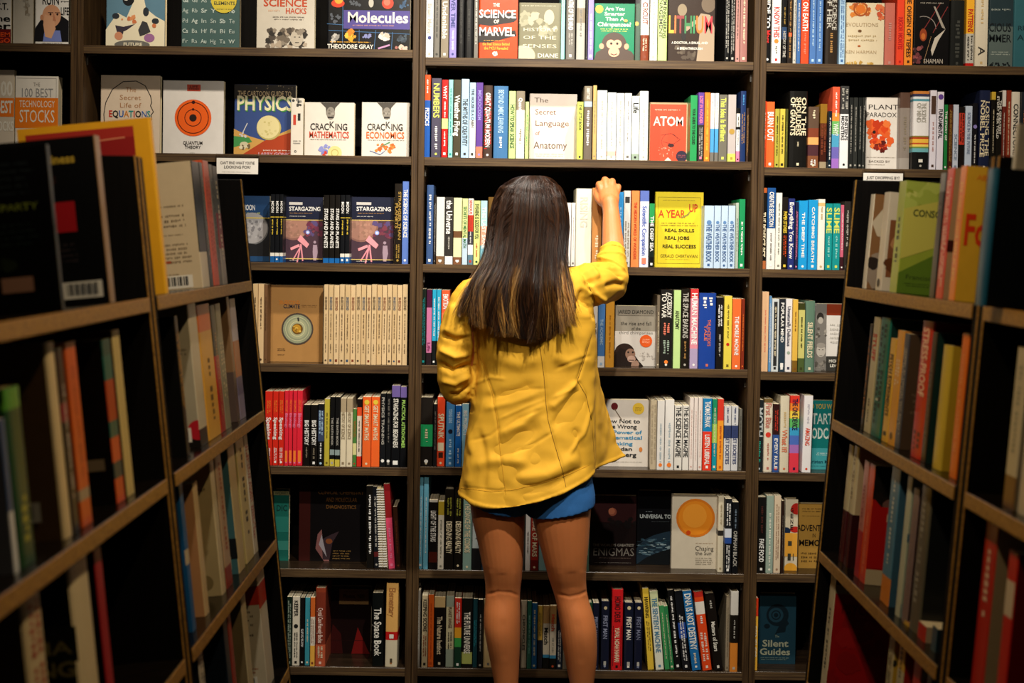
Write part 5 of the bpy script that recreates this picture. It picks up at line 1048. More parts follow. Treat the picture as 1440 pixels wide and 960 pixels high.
ab(L, 'A', 3, 377, 386, 808, 'D8ceb8 .1 C03020 .3 D8ceb8', 'white barcode-backed', 'C8bda4', [('r', .5, .1, .99, .26, 'B8321c'), ('m', .45, .3, .9, .45, '6a604c', 4), ('m', .45, .5, .9, .54, '6a604c', 1), ('m', .5, .8, .9, .86, 'A0552a', 2)] + BARC(.5, .88, .36), w=.15)
# right hand side
ab(Rr, 'B', 0, 1381.5, 1369, 236, '10506e', 'thick blue-spined black', '0a0f12', [('t', 'RU', .48, .08, 1.2, .2, '9a8a6a'), ('m', .4, .28, 1, .5, '0f3040', 4), ('t', 'GH', .45, .62, 1.2, .7, '9a8a6a', None, 0), ('m', .4, .76, 1, .84, '16303c', 3)], w=.2, hard=True, inset=-.035)
ALAST.clear()
ab(Rr, 'B', 0, 1406.5, 1402.5, 174, 'A8a49a', 'tall pale-grey', '8f8a80', [('n', .3, .1, 1, .9, ['989388', '86817a'], 20, .3)], w=.24, hard=True, inset=.008)
ab(Rr, 'A', 0, 1341, 1333, 233, 'DE7a26', 'orange-spined yellow', 'DEae34', [('t', 'Alb', .12, .06, .24, .10, 'DE7a26'), ('t', 'Fo', .03, .36, .3, .58, 'DA3a18'), ('m', .4, .93, .9, .95, '8a6a1a', 1)], '~,E8c060,.1,.9,.4', w=.16, title=None)
ab(Rr, 'A', 0, 1324, 1315, 236, 'C8301c', 'red white-lettered', 'A88a68', [('r', 0, .55, .6, .64, '3a1210')], '~,E8c8b0,.05,.95,.6', w=.15)
ab(Rr, 'A', 0, 1313, 1306, 243, '6a6e70 .15 101010 .6 15181a', 'black grey-capped', '141414', w=.14, texts='~,G,.15,.3,.6')
ab(Rr, 'A', 0, 1260, 1250, 254, 'A8b84a', 'lime-green Consciousness-titled', '98aa3c', [('n', .0, .0, .8, .3, ['B8c860', 'A8ba50', 'C8d070'], 26, .2), ('p', [(.0, .7), (0, .25), (.75, .1), (1, .2), (1, .42)], 'C9c45c'), ('p', [(0, .82), (1, .42), (1, 1), (0, 1)], '5a7a24'), ('t', 'CONSCIOUS', .12, .25, .72, .31, '1f3a24'), ('t', 'MIND', .46, .37, .72, .43, '1f3a24'), ('t', 'Francisco Varela', .1, .83, .8, .87, '2a3a1a', None, 0), ('m', .08, .9, .8, .94, '2a3a1a', 2)], '~,1f3a1a,.3,.75,.5', w=.15)
ab(Rr, 'A', 0, 1238, 1230.5, 270, 'CFc4b0', 'cream-spined with framed painting cover', 'C8bca8', [('r', .05, .28, 1, .86, '7a4a2c'), ('c', .5, .38, .25, 'C8a888', .8), ('n', .1, .45, 1, .8, ['8a5a3a', '5a3018', 'A87850'], 18, .2), ('t', 'DARWIN', .15, .9, .95, .95, '6a5a48', None, 0)], 'o,DG,.9,.95,.5', w=.14)
ab(Rr, 'A', 0, 1217, 1212, 273, 'D2c8ae', 'slim cream with brown photo cover', '7a5634', [('p', [(.2, .1), (.5, .1), (.7, .3), (.5, .48), (.1, .44), (0, .3)], 'B8aa90'), ('n', 0, .55, 1, .95, ['1c1612', '241c16', '8a7a68', '16110e'], 26, .2)], w=.14)
ab(Rr, 'B', 1, 1446, 1428, 560, 'B8ae98', 'wide pale-grey', 'A89c84', w=.15, hard=True)
ab(Rr, 'B', 1, 1424, 1409, 490, 'B8b098 .8 6a4a2c', 'white brown-footed', '9a907a', None, '~,8a8a78,.1,.7,.4', w=.15)
ab(Rr, 'A', 1, 1343, 1334, 470, 'DE6a18', 'tall orange', 'B8500f', None, '~,E89a5a,.1,.9,.4', w=.15)
ab(Rr, 'A', 1, 1320, 1309, 487, 'C8ac3a', 'thick mustard-yellow', 'B89a2c', [('l', [(.6, .25), (.6, .32), (.9, .32)], .02, '6a5a1a'), ('m', .5, .75, .9, .8, '8a741c', 2)], w=.15, hard=True)
ab(Rr, 'A', 1, 1300, 1294, 468, '2a1a16', 'black cream-lettered', '16302c', None, '~,8a7a68,.2,.9,.6', w=.14)
ab(Rr, 'A', 1, 1293, 1278.5, 453, 'C0201a', 'bright-red cream-lettered', '6a0f0c', None, 'Stress-Proof,E8c0a0,.05,.55,.6;~,5a0a0a,.8,.95,.7', w=.15, hard=True)
ab(Rr, 'A', 1, 1263.5, 1257, 470, '3a4250', 'blue-grey', '4a3a2c', [('m', .1, .5, .8, .7, '6a5a48', 4), ('c', .6, .3, .3, '5a2a1c')], '~,B8b0a0,.1,.9,.7', w=.15)
ab(Rr, 'A', 1, 1256, 1247.5, 466, 'DE9c34', 'amber white-lettered', 'C8862a', None, '~,E8d8b8,.25,.5,.7;o,6a4a1a,.9,.94,.4', w=.15)
ab(Rr, 'A', 1, 1246.5, 1239, 477, 'DEac3a', 'yellow', 'C8922a', None, 'Psych Experiments,2a1a0c,.15,.75,.55;#,2a1a0c,.9,.94,.5', w=.14)
ab(Rr, 'A', 1, 1235, 1222.5, 448, '1f6a5c', 'teal-green', '0f302c', None, '~,0f302c,.05,.9,.7;#,B8c0a8,.68,.7,.4', w=.16, hard=True)
ab(Rr, 'A', 1, 1221.5, 1214, 447, 'C0b48c', 'cream', 'A89a70', None, 'Stuff,C03a20,.14,.38,.6;~,3a3a30,.7,.95,.3', w=.15)
ab(Rr, 'A', 1, 1213, 1209.5, 456, '1a1512', 'slim black orange-dotted', w=.15, texts='~,C8782a,.1,.9,.5')
ab(Rr, 'A', 1, 1184, 1178, 437, '2a1a12', 'dark transparent-brown', '2c1c12', [('n', .2, .1, .9, .9, ['4a2214', '3a1a10', '26180f'], 22, .3)], w=.14, hard=True)
ab(Rr, 'B', 2, 1409, 1397, 780, 'B81c14', 'dark-red white-labelled', '7a0f0e', [('c', .7, .5, .12, 'B8a894'), ('l', [(.7, .5), (.5, .9)], .03, '9a8a78')], '#,C8b8a0,.18,.4,.9', w=.16)
ab(Rr, 'B', 2, 1380, 1364, 742, 'B01a10', 'tall scarlet-spined cream', 'B8a684', [('m', .5, .45, .65, .55, '7a8a78', 2)], '~,D8b8a0,.15,.6,.5', w=.17)
ab(Rr, 'A', 2, 1289, 1276.5, 688, '5a5648', 'dark-grey', '17191a', [('t', 'REAL', .25, .78, 1.0, .84, '9a948a'), ('c', .8, .3, .12, '2a2c2c')], '~,8a8678,.05,.85,.5', w=.16, hard=True)
ab(Rr, 'A', 2, 1274.5, 1267, 690, '3a1a1c .0 7a6664', 'dusty-mauve', '2a1214', None, '~,8a7672,.05,.9,.5', w=.15)
ab(Rr, 'A', 2, 1264, 1258, 672, 'B8bca4', 'pale-spined seascape', '9aa894', [('n', .1, .55, .8, .8, ['1a2024', '28343a'], 10, .18), ('r', 0, .4, 1, .46, '4a6a7a'), ('r', .0, .9, 1, 1, '8a9a94')], w=.15)
ab(Rr, 'A', 2, 1248, 1236.5, 662, '4a7a94 .8 CE7a24', 'steel-blue orange-footed', '35586e', None, '~,C8ccc0,.05,.75,.3', w=.15)
ab(Rr, 'A', 2, 1215, 1208, 655, 'D0401c .95 C03018', 'orange-red', 'A8140f', [('n', .1, .02, .95, .3, ['0f0c0b', '1a1210', '0b0908'], 18, .3), ('r', 0, .0, 1, .22, '110d0b'), ('c', .5, .32, .36, '6a4a44', .35), ('r', 0, .34, 1, .86, 'A8120f'), ('t', 'DESIRE', .2, .4, 1.1, .46, 'C8a890'), ('m', .2, .7, .9, .72, '5a0a0a', 1), ('m', .2, .8, .9, .83, 'C88a78', 1), ('r', 0, .87, 1, 1, 'B8a684'), ('t', 'Anna', .4, .9, .8, .95, '3a2a20')], '~,E89a6a,.4,.95,.3', w=.15)
ab(Rr, 'A', 2, 1206.5, 1200.5, 650, 'B8746a .6 A81c20', 'pink-over-red', 'C85a1c', None, '~,8a3a3a,.2,.58,.5', w=.14)
ab(Rr, 'A', 2, 1191, 1184.5, 629, 'C8bc98 .56 3f0c10', 'right maroon-footed cream', 'B09c7a', [('r', 0, .56, 1, 1, '2c080b')], '~,9a8a6a,.05,.5,.5', w=.14, hard=True)
ab(Rr, 'A', 2, 1183.5, 1177.5, 627, 'C0b48f .56 3f0c10', 'left maroon-footed cream', 'A8946f', None, '~,5a2a28,.6,.95,.5', w=.14, hard=True)
ab(Rr, 'A', 3, 1290, 1284, 885, '2a4a5a', 'slate', '1a2a34', w=.15)
ab(Rr, 'A', 3, 1276, 1266, 882, 'B01c14', 'red cream-flowered', 'B8a488', [('n', .1, .1, .9, .6, ['B01c14', '8a2018'], 10, .18)], w=.15)
ab(Rr, 'A', 3, 1254, 1246, 876, 'C8a03a .3 B8b090', 'yellow-and-cream', 'A01c14', w=.15, texts='~,3a2a20,.1,.9,.5')
ab(Rr, 'A', 3, 1240, 1233, 872, 'BCb088', 'cream black-dotted', 'C8a43a', [('n', .0, .0, .6, .3, ['2a2a20'], 18, .05)], '~,2a2a20,.05,.9,.6', w=.15)
ab(Rr, 'A', 3, 1160, 1153, 805, 'CFc4a4', 'cream-spined red Psychology', '9a1418', [('r', 0, .0, 1, .1, '5a1014'), ('r', 0, .1, 1, .17, 'A8946c'), ('t', 'HOW TO', .15, .11, .7, .16, '2a1a14'), ('t', 'PSYCHOLOGY', .1, .25, 1.0, .33, '6a0f14', None, 0), ('m', .4, .36, .95, .38, '6a0f14', 1), ('n', .0, .4, .9, .95, ['A01a1c', '8e1216'], 22, .2)], '~,3a3a30,.3,.85,.4', w=.17)
# ---------------------------------------------------------------- the woman reaching for a book
YW = 3.20
def cat_interp(xs, ys, x):
    return float(np.interp(x, xs, ys))
class Soup:
    def __init__(s): s.v = []; s.f = []
    def add(s, V, F): n = len(s.v); s.v += [tuple(v) for v in V]; s.f += [tuple(n + i for i in f) for f in F]
    def loft(s, rings, cap=True):
        n = len(rings[0]); V = [p for r in rings for p in r]; F = []
        for k in range(len(rings) - 1):
            for i in range(n): j = (i+1) % n; F.append((k*n+i, k*n+j, (k+1)*n+j, (k+1)*n+i))
        if cap: F.append(tuple(range(n))[::-1]); F.append(tuple((len(rings)-1)*n + i for i in range(n)))
        s.add(V, F)
    def tube(s, pts, rad, n=16, flat=1.0, ref=(0, 1, 0)):
        """round tube through pts with rounded ends; flat scales the radius along ref"""
        P = [Vector(p) for p in pts]; Q = []; Rr_ = []
        for k in range(len(P) - 1):
            for j in range(4):
                t = j / 4; p0 = P[max(k-1, 0)]; p1 = P[k]; p2 = P[k+1]; p3 = P[min(k+2, len(P)-1)]
                q = .5 * ((2*p1) + (p2-p0)*t + (2*p0-5*p1+4*p2-p3)*t*t + (3*p1-p0-3*p2+p3)*t*t*t)
                Q.append(q); Rr_.append(rad[k]*(1-t) + rad[k+1]*t)
        Q.append(P[-1]); Rr_.append(rad[-1])
        rings = []; ref = Vector(ref)
        d0 = (Q[1]-Q[0]).normalized(); d1 = (Q[-1]-Q[-2]).normalized()
        seq = [(Q[0] - d0*Rr_[0]*c, Rr_[0]*s_) for c, s_ in ((.98, .2), (.8, .6), (.45, .89))] + list(zip(Q, Rr_)) + [(Q[-1] + d1*Rr_[-1]*c, Rr_[-1]*s_) for c, s_ in ((.45, .89), (.8, .6), (.98, .2))]
        for k, (q, r) in enumerate(seq):
            a = seq[max(k-1, 0)][0]; b = seq[min(k+1, len(seq)-1)][0]; d = (b-a).normalized()
            u = ref - d*ref.dot(d)
            if u.length < .05: u = Vector((1, 0, 0)) - d*d.x
            u.normalize(); w = d.cross(u)
            rings.append([q + u*(r*flat*math.cos(2*math.pi*i/n)) + w*(r*math.sin(2*math.pi*i/n)) for i in range(n)])
        s.loft(rings)
    def ball(s, c, r, n=16):
        c = Vector(c); r = Vector(r) if not isinstance(r, float) else Vector((r, r, r)); rings = []
        for k in range(1, n):
            a = math.pi*k/n; rings.append([c + Vector((r.x*math.sin(a)*math.cos(2*math.pi*i/20), r.y*math.sin(a)*math.sin(2*math.pi*i/20), -r.z*math.cos(a))) for i in range(20)])
        s.loft(rings)
    def ell(s, rows, n=28, cap=True):
        """rows of (centre, rx, ry_back, ry_front)"""
        rings = []
        for c, rx, rb, rf in rows:
            rings.append([Vector((c[0] + rx*math.cos(2*math.pi*i/n), c[1] + (rf if math.sin(2*math.pi*i/n) > 0 else rb)*math.sin(2*math.pi*i/n), c[2])) for i in range(n)])
        s.loft(rings, cap)
def remesh(soup, name, voxel, smooth, material, parent, displace=None, after=0, **props):
    me = bpy.data.meshes.new('source_mesh'); me.from_pydata(soup.v, [], soup.f); me.update()
    bm = bmesh.new(); bm.from_mesh(me); bmesh.ops.recalc_face_normals(bm, faces=bm.faces[:]); bm.to_mesh(me); bm.free()
    ob = bpy.data.objects.new('source_mesh', me); COL.objects.link(ob)
    m1 = ob.modifiers.new('a', 'REMESH'); m1.mode = 'VOXEL'; m1.voxel_size = voxel
    m2 = ob.modifiers.new('b', 'SMOOTH'); m2.factor = .5; m2.iterations = smooth
    dg = bpy.context.evaluated_depsgraph_get(); out = bpy.data.meshes.new_from_object(ob.evaluated_get(dg))
    bpy.data.objects.remove(ob); bpy.data.meshes.remove(me)
    out.name = name
    if displace:
        out.update(); n = len(out.vertices)
        co = np.zeros(n*3, dtype=np.float32); out.vertices.foreach_get('co', co); co = co.reshape(-1, 3)
        nr = np.zeros(n*3, dtype=np.float32); out.vertices.foreach_get('normal', nr); nr = nr.reshape(-1, 3)
        co = displace(co, nr); out.vertices.foreach_set('co', co.astype(np.float32).ravel()); out.update()
    out.materials.clear(); out.materials.append(material)
    out.polygons.foreach_set('use_smooth', [True] * len(out.polygons))
    o = bpy.data.objects.new(name, out); COL.objects.link(o); o.parent = parent
    for k, v in props.items(): o[k] = v
    return o
def PX(co):
    """photograph pixel of world points, arrays"""
    d = co - np.array(CAM); z = d @ np.array(FW)
    return CX + FPX * (d @ np.array(RT)) / z, CY - FPX * (d @ np.array(UP)) / z
def skin_mat():
    m = mat('skin', .42, .4, base='CE7C47', bump=.08, bscale=500, noise_amt=.06)
    b = m.node_tree.nodes['Principled BSDF']; b.inputs['Subsurface Weight'].default_value = .12
    b.inputs['Subsurface Radius'].default_value = (.01, .004, .002); b.inputs['Subsurface Scale'].default_value = 1.0
    return m
M_SKIN = skin_mat()
foot_c = at(757, 1068, YW)
who = empty('person', (foot_c.x, YW, 0), label='woman seen from behind in a yellow jacket and blue shorts, reaching up to a book', category='person')
A0 = Vector((foot_c.x, YW, 0))
class Local(Soup):
    def add(s, V, F): Soup.add(s, [Vector(v) - A0 for v in V], F)
def px(x, y, Y=YW): return at(x, y, Y)
body = Local()
LEGL = [(640, 666, 738), (670, 664, 739), (700, 661, 738), (730, 664, 738), (760, 671, 737), (790, 677, 735.5), (812, 681, 734), (830, 682.5, 732), (845, 682, 731.5), (862, 680.5, 732), (882, 680.5, 732), (905, 684, 731.5), (930, 689, 730.5), (960, 694.5, 729), (990, 700, 727), (1020, 705, 725), (1045, 706, 724)]
LEGR = [(640, 744, 824), (670, 744, 827), (700, 744, 831.5), (730, 749, 830), (760, 757, 828), (790, 765, 825.5), (812, 771, 824.5), (830, 777, 825.5), (845, 781.5, 828.5), (862, 785, 834), (882, 788, 838.5), (905, 791, 840), (930, 795, 839.5), (960, 801, 836), (990, 807, 831), (1020, 812, 828), (1045, 813, 827)]
for T in (LEGL, LEGR):
    rows = []; ys = [q[0] for q in T]; dense = []
    def cr(v, y):
        k = max(0, min(len(ys) - 2, sum(1 for q in ys if q <= y) - 1)); t = (y - ys[k]) / (ys[k+1] - ys[k]); p0, p1, p2, p3 = v[max(k-1, 0)], v[k], v[k+1], v[min(k+2, len(v)-1)]
        return .5 * (2*p1 + (p2-p0)*t + (2*p0-5*p1+4*p2-p3)*t*t + (3*p1-p0-3*p2+p3)*t**3)
    for i in range(136):
        y = 640 + i * 3; dense.append((y, cr([q[1] for q in T], y), cr([q[2] for q in T], y)))
    for y, a, b in dense:
        pa, pb = px(a, y), px(b, y); r = (pb.x - pa.x) / 2
        calf = math.exp(-((y - 890) / 38) ** 2); knee = math.exp(-((y - 832) / 16) ** 2); thigh = 1 / (1 + math.exp((y - 805) / 9))
        dep = r * 1.09
        rows.append((((pa.x + pb.x) / 2, YW + .012 - .012 * thigh, pa.z), r, dep + .010 * calf - .006 * knee, dep - .004 * calf + .01 * knee))
    body.ell(rows)
    an = px((T[-1][1] + T[-1][2]) / 2, 1045); body.tube([(an.x, YW + .01, an.z), (an.x, YW + .02, .05), (an.x, YW + .1, .035), (an.x, YW + .17, .025)], [.03, .036, .034, .022], flat=.8, ref=(0, 0, 1))
# pelvis, trunk, neck
tr = []
for y, a, b, rb, rf in [(700, 680, 812, .085, .07), (670, 668, 824, .100, .085), (640, 668, 826, .105, .09), (600, 676, 822, .095, .09), (560, 682, 816, .09, .095), (520, 680, 818, .088, .09), (480, 676, 822, .09, .095), (440, 672, 824, .092, .09), (415, 680, 815, .08, .07), (400, 705, 795, .06, .05), (385, 725, 773, .045, .045)]:
    pa, pb = px(a, y), px(b, y); tr.append((((pa.x + pb.x) / 2, YW + .02, pa.z), (pb.x - pa.x) / 2, rb, rf))
body.ell(tr)
hc = px(748, 309, YW + .03)
body.tube([px(749, 400, YW + .01), px(749, 345, YW + .03)], [.05, .05])
body.ball(hc, (.072, .090, .108)); body.ball(hc + Vector((0, .035, -.045)), (.055, .058, .068))
body.tube([hc + Vector((.002, .085, .01)), hc + Vector((.002, .100, -.02))], [.007, .011])                # nose
body.ball(hc + Vector((0, .086, -.055)), (.020, .010, .008)); body.ball(hc + Vector((0, .078, -.092)), (.02, .018, .014))   # lips, chin
for s in (-1, 1):
    body.tube([hc + Vector((s*.073, .0, .012)), hc + Vector((s*.078, .004, -.008)), hc + Vector((s*.073, .008, -.028))], [.009, .010, .007])
    body.tube([hc + Vector((s*.015, .087, .028)), hc + Vector((s*.045, .078, .026))], [.006, .005])
# raised right arm
SHR, ELR, WRR = px(806, 412, YW + .01), px(862, 398, 3.38), px(859.5, 296, 3.51)
body.tube([SHR, SHR.lerp(ELR, .5), ELR], [.044, .040, .036])
body.tube([ELR, px(862, 372, 3.41), px(862, 345, 3.44), px(860.5, 318, 3.48), px(859.5, 300, 3.505), px(857.5, 284, 3.52)], [.036, .0345, .0315, .0275, .0245, .024], flat=.9)
# palm, then four fingers hooked over the book top and a thumb at its left side
body.tube([px(858.5, 292, 3.515), px(857, 279, 3.535), px(856, 267, 3.56)], [.023, .030, .030], flat=.62, ref=(0, 1, 0))
KN = [(843, 257.5, 3.565), (851, 251.5, 3.572), (861, 253.5, 3.572), (869.5, 261, 3.565)]
for k, (x, y, Y) in enumerate(KN):
    a = px(x * .7 + 857.5 * .3, y + 17, 3.546); b = px(x, y + 2, Y); r = (.0098, .0102, .0098, .0086)[k]
    ln = (.95, 1.08, 1.0, .8)[k]
    c = b + Vector((0, .030 * ln, -.003)); d = c + Vector((0, .018 * ln, -.010)); e = d + Vector((0, .012 * ln, -.010))
    body.tube([a, b, c, d, e], [r * 1.0, r * 1.12, r * .95, r * .88, r * .8], n=12)
a = px(852, 288, 3.53)
body.tube([a, px(842.5, 280, 3.55), px(839.5, 270, 3.575), px(841.5, 265, 3.598)], [.0135, .0125, .0108, .009], n=12)
# lowered left arm, bent with the forearm held in front of the body
SHL, ELL, WRL = px(664, 415, YW + .0), px(642, 540, YW + .0), px(690, 500, YW + .22)
body.tube([SHL, SHL.lerp(ELL, .5), ELL], [.043, .039, .034]); body.tube([ELL, ELL.lerp(WRL, .5), WRL], [.034, .032, .023])
hd = (WRL - ELL).normalized(); body.tube([WRL, WRL + hd * .04, WRL + hd * .075], [.023, .029, .028], flat=.6, ref=(1, 0, 0))
for k in range(4):
    o_ = Vector((0, .0, .030 - .020 * k)); b = WRL + hd * .082 + o_; c = b + hd * .034; d = c + Vector((.012, -.002, -.014)) ; e = d + Vector((.006, -.018, -.008))
    body.tube([b - hd * .02, b, c, d, e], [.0095, .0098, .0088, .0082, .0072], n=12)
body.tube([WRL + hd * .015 + Vector((0, 0, .018)), WRL + hd * .045 + Vector((-.008, 0, .038)), WRL + hd * .075 + Vector((-.004, 0, .044))], [.013, .0115, .0095], n=12)
LEGMARK = [([(683, 836), (700, 832), (718, 833), (731, 838)], 2.2, -.0016), ([(782, 834), (800, 839), (815, 836), (827, 830)], 2.2, -.0018), ([(690, 800), (692, 820), (696, 845)], 4, .0009), ([(724, 800), (722, 820), (722, 845)], 4, .0008),
 ([(788, 800), (790, 820), (792, 845)], 4, .0008), ([(818, 800), (818, 820), (820, 842)], 4, .0009), ([(706, 805), (707, 832)], 7, -.0010), ([(804, 803), (806, 830)], 7, -.0010), ([(708, 870), (709, 900), (710, 930)], 6, -.0012), ([(812, 870), (815, 905), (817, 935)], 6, -.0012)]
def creased(co, nr, marks, w):
    X, Y = PX(w); d = np.zeros(len(co)); back = np.clip(-nr[:, 1] * 1.6 + .25, 0, 1)
    for poly, wd, dep in marks:
        best = np.full(len(co), 1e9); tt = np.zeros(len(co)); L = len(poly) - 1
        for k in range(L):
            a = np.array(poly[k], float); b = np.array(poly[k+1], float); ab_ = b - a
            t = np.clip(((X - a[0])*ab_[0] + (Y - a[1])*ab_[1]) / (ab_ @ ab_), 0, 1)
            ds = np.hypot(X - a[0] - t*ab_[0], Y - a[1] - t*ab_[1]); m = ds < best; best[m] = ds[m]; tt[m] = ((k + t) / L)[m]
        d += 1.35 * dep * np.exp(-(best / wd) ** 2) * np.clip(np.minimum(tt, 1 - tt) * 6 + .15, 0, 1)
    return d * back
remesh(body, 'body', .0029, 2, M_SKIN, who, lambda co, nr: co + nr * creased(co, nr, LEGMARK, co + np.array(A0))[:, None])
for s in (-1, 1):
    e_ = Soup(); e_.ball(hc - A0 + Vector((s*.030, .0715, .010)), (.0115, .0115, .0115), 12)
    mobj('eye', e_.v, e_.f, globals().setdefault('M_EYE', mat('eye_white', .15, .6, base='D8d4cc')), who, smooth=True)
# ---------------------------------------------------------------- jacket
M_JACK = mat('mustard_cotton_twill', .78, .25, base='DEA82E', bump=.12, bscale=900, noise_amt=.05)
HEMX = [640, 648, 690, 720, 760, 800, 835]; HEMY = [694, 698, 703, 701, 692, 679, 663]
LEV = [384, 392, 400, 410, 425, 445, 480, 520, 560, 600, 640, 1000]
XL = [712, 690, 668, 655, 652, 656, 664, 665, 662, 658, 652, 645]
XR = [782, 800, 814, 826, 834, 838, 839, 838, 838, 837.5, 836, 835]
DB = [.060, .078, .092, .100, .108, .112, .108, .100, .104, .118, .130, .142]
jk = Local()
def jrow(k, n=72):
    """outer points of the jacket at level k: from the left front edge round the back to the right front edge"""
    pts = []; flare = max(0, (k - 4) / (len(LEV) - 5)) ** 1.1
    for i in range(n + 1):
        u = i / n; th = math.pi * (-.42 + 1.84 * (1 - u)) if False else None
        # angle 180 deg = left side, 270 = back, 360 = right side, beyond = front
        ang = math.radians(118 + (u * 302)); cx_ = (XL[k] + XR[k]) / 2; hw = (XR[k] - XL[k]) / 2
        c, s = math.cos(ang), math.sin(ang); sx = math.copysign(abs(c) ** .86, c); sy = math.copysign(abs(s) ** .9, s)
        X = cx_ + hw * sx; Yd = (DB[k] if s < 0 else .10) * sy
        if k >= 5 and ang > math.radians(360):            # right front panel swings out and forward
            q = (ang - math.radians(360)) / math.radians(60); X = cx_ + hw * (1 - 0) + flare * 56 * min(1, q * 1.15) + (1 - flare) * hw * (sx - 1); Yd = flare * .24 * q + (1 - flare) * Yd
        y = LEV[k]
        if y > 999: y = cat_interp(HEMX, HEMY, min(835, max(640, X))) - (0 if s < 0 else 0)
        z = at(757, y, YW).z if y < 0 else at(X if abs(X-757) < 95 else 838, y, YW).z
        pts.append(Vector((at(X, y, YW).x, YW + .02 + Yd, z)))
    return pts
rows = []
for k in range(len(LEV) - 1):
    A_, B_ = jrow(k), jrow(k + 1)
    steps = max(1, int((min(LEV[k + 1], 690) - LEV[k]) / 8))
    for j in range(steps): rows.append([a.lerp(b, j / steps) for a, b in zip(A_, B_)])
rows.append(jrow(len(LEV) - 1))
T_ = .0055; n = len(rows[0]); outer = [p for r in rows for p in r]
def off(ri, i):
    p = rows[ri][i]; a = rows[ri][max(i-1, 0)]; b = rows[ri][min(i+1, n-1)]; t = (b - a); t.z = 0
    nrm = Vector((-t.y, t.x, 0)).normalized(); return p + nrm * T_
inner = [off(r, i) for r in range(len(rows)) for i in range(n)]
F = []; N = len(outer); m_ = len(rows)
for r in range(m_ - 1):
    for i in range(n - 1):
        a = r*n + i; F.append((a, a+1, a+n+1, a+n)); F.append((N+a, N+a+n, N+a+n+1, N+a+1))
for i in range(n - 1):
    F.append((i, N+i, N+i+1, i+1)); a = (m_-1)*n + i; F.append((a, a+1, N+a+1, N+a))
for r in range(m_ - 1):
    a = r*n; F.append((a, a+n, N+a+n, N+a)); a = r*n + n - 1; F.append((a, N+a, N+a+n, a+n))
jk.add(outer + inner, F)
# hem roll and collar
jk.tube([p + Vector((0, 0, .004)) for p in rows[-1][2:-2:4]], [.0030] * len(rows[-1][2:-2:4]), n=8)
# sleeves
jk.tube([px(668, 418, YW + .005), px(652, 450, YW), px(642, 490, YW - .005), px(641, 525, YW - .002), px(643, 546, YW + .01)], [.056, .056, .053, .052, .047])
jk.tube([px(643, 542, YW + .005), px(652, 540, YW + .06), px(668, 526, YW + .13)], [.050, .048, .044])
jk.tube([px(804, 408, YW + .008), px(826, 402, YW + .05), px(846, 398, YW + .11), px(858, 397, 3.35)], [.060, .059, .055, .051])
jk.tube([px(858, 398, 3.35), px(861, 380, 3.368), px(861, 366, 3.38)], [.051, .046, .0405])
jk.tube([px(861, 366, 3.378), px(861.5, 356, 3.388)], [.0385, .037])
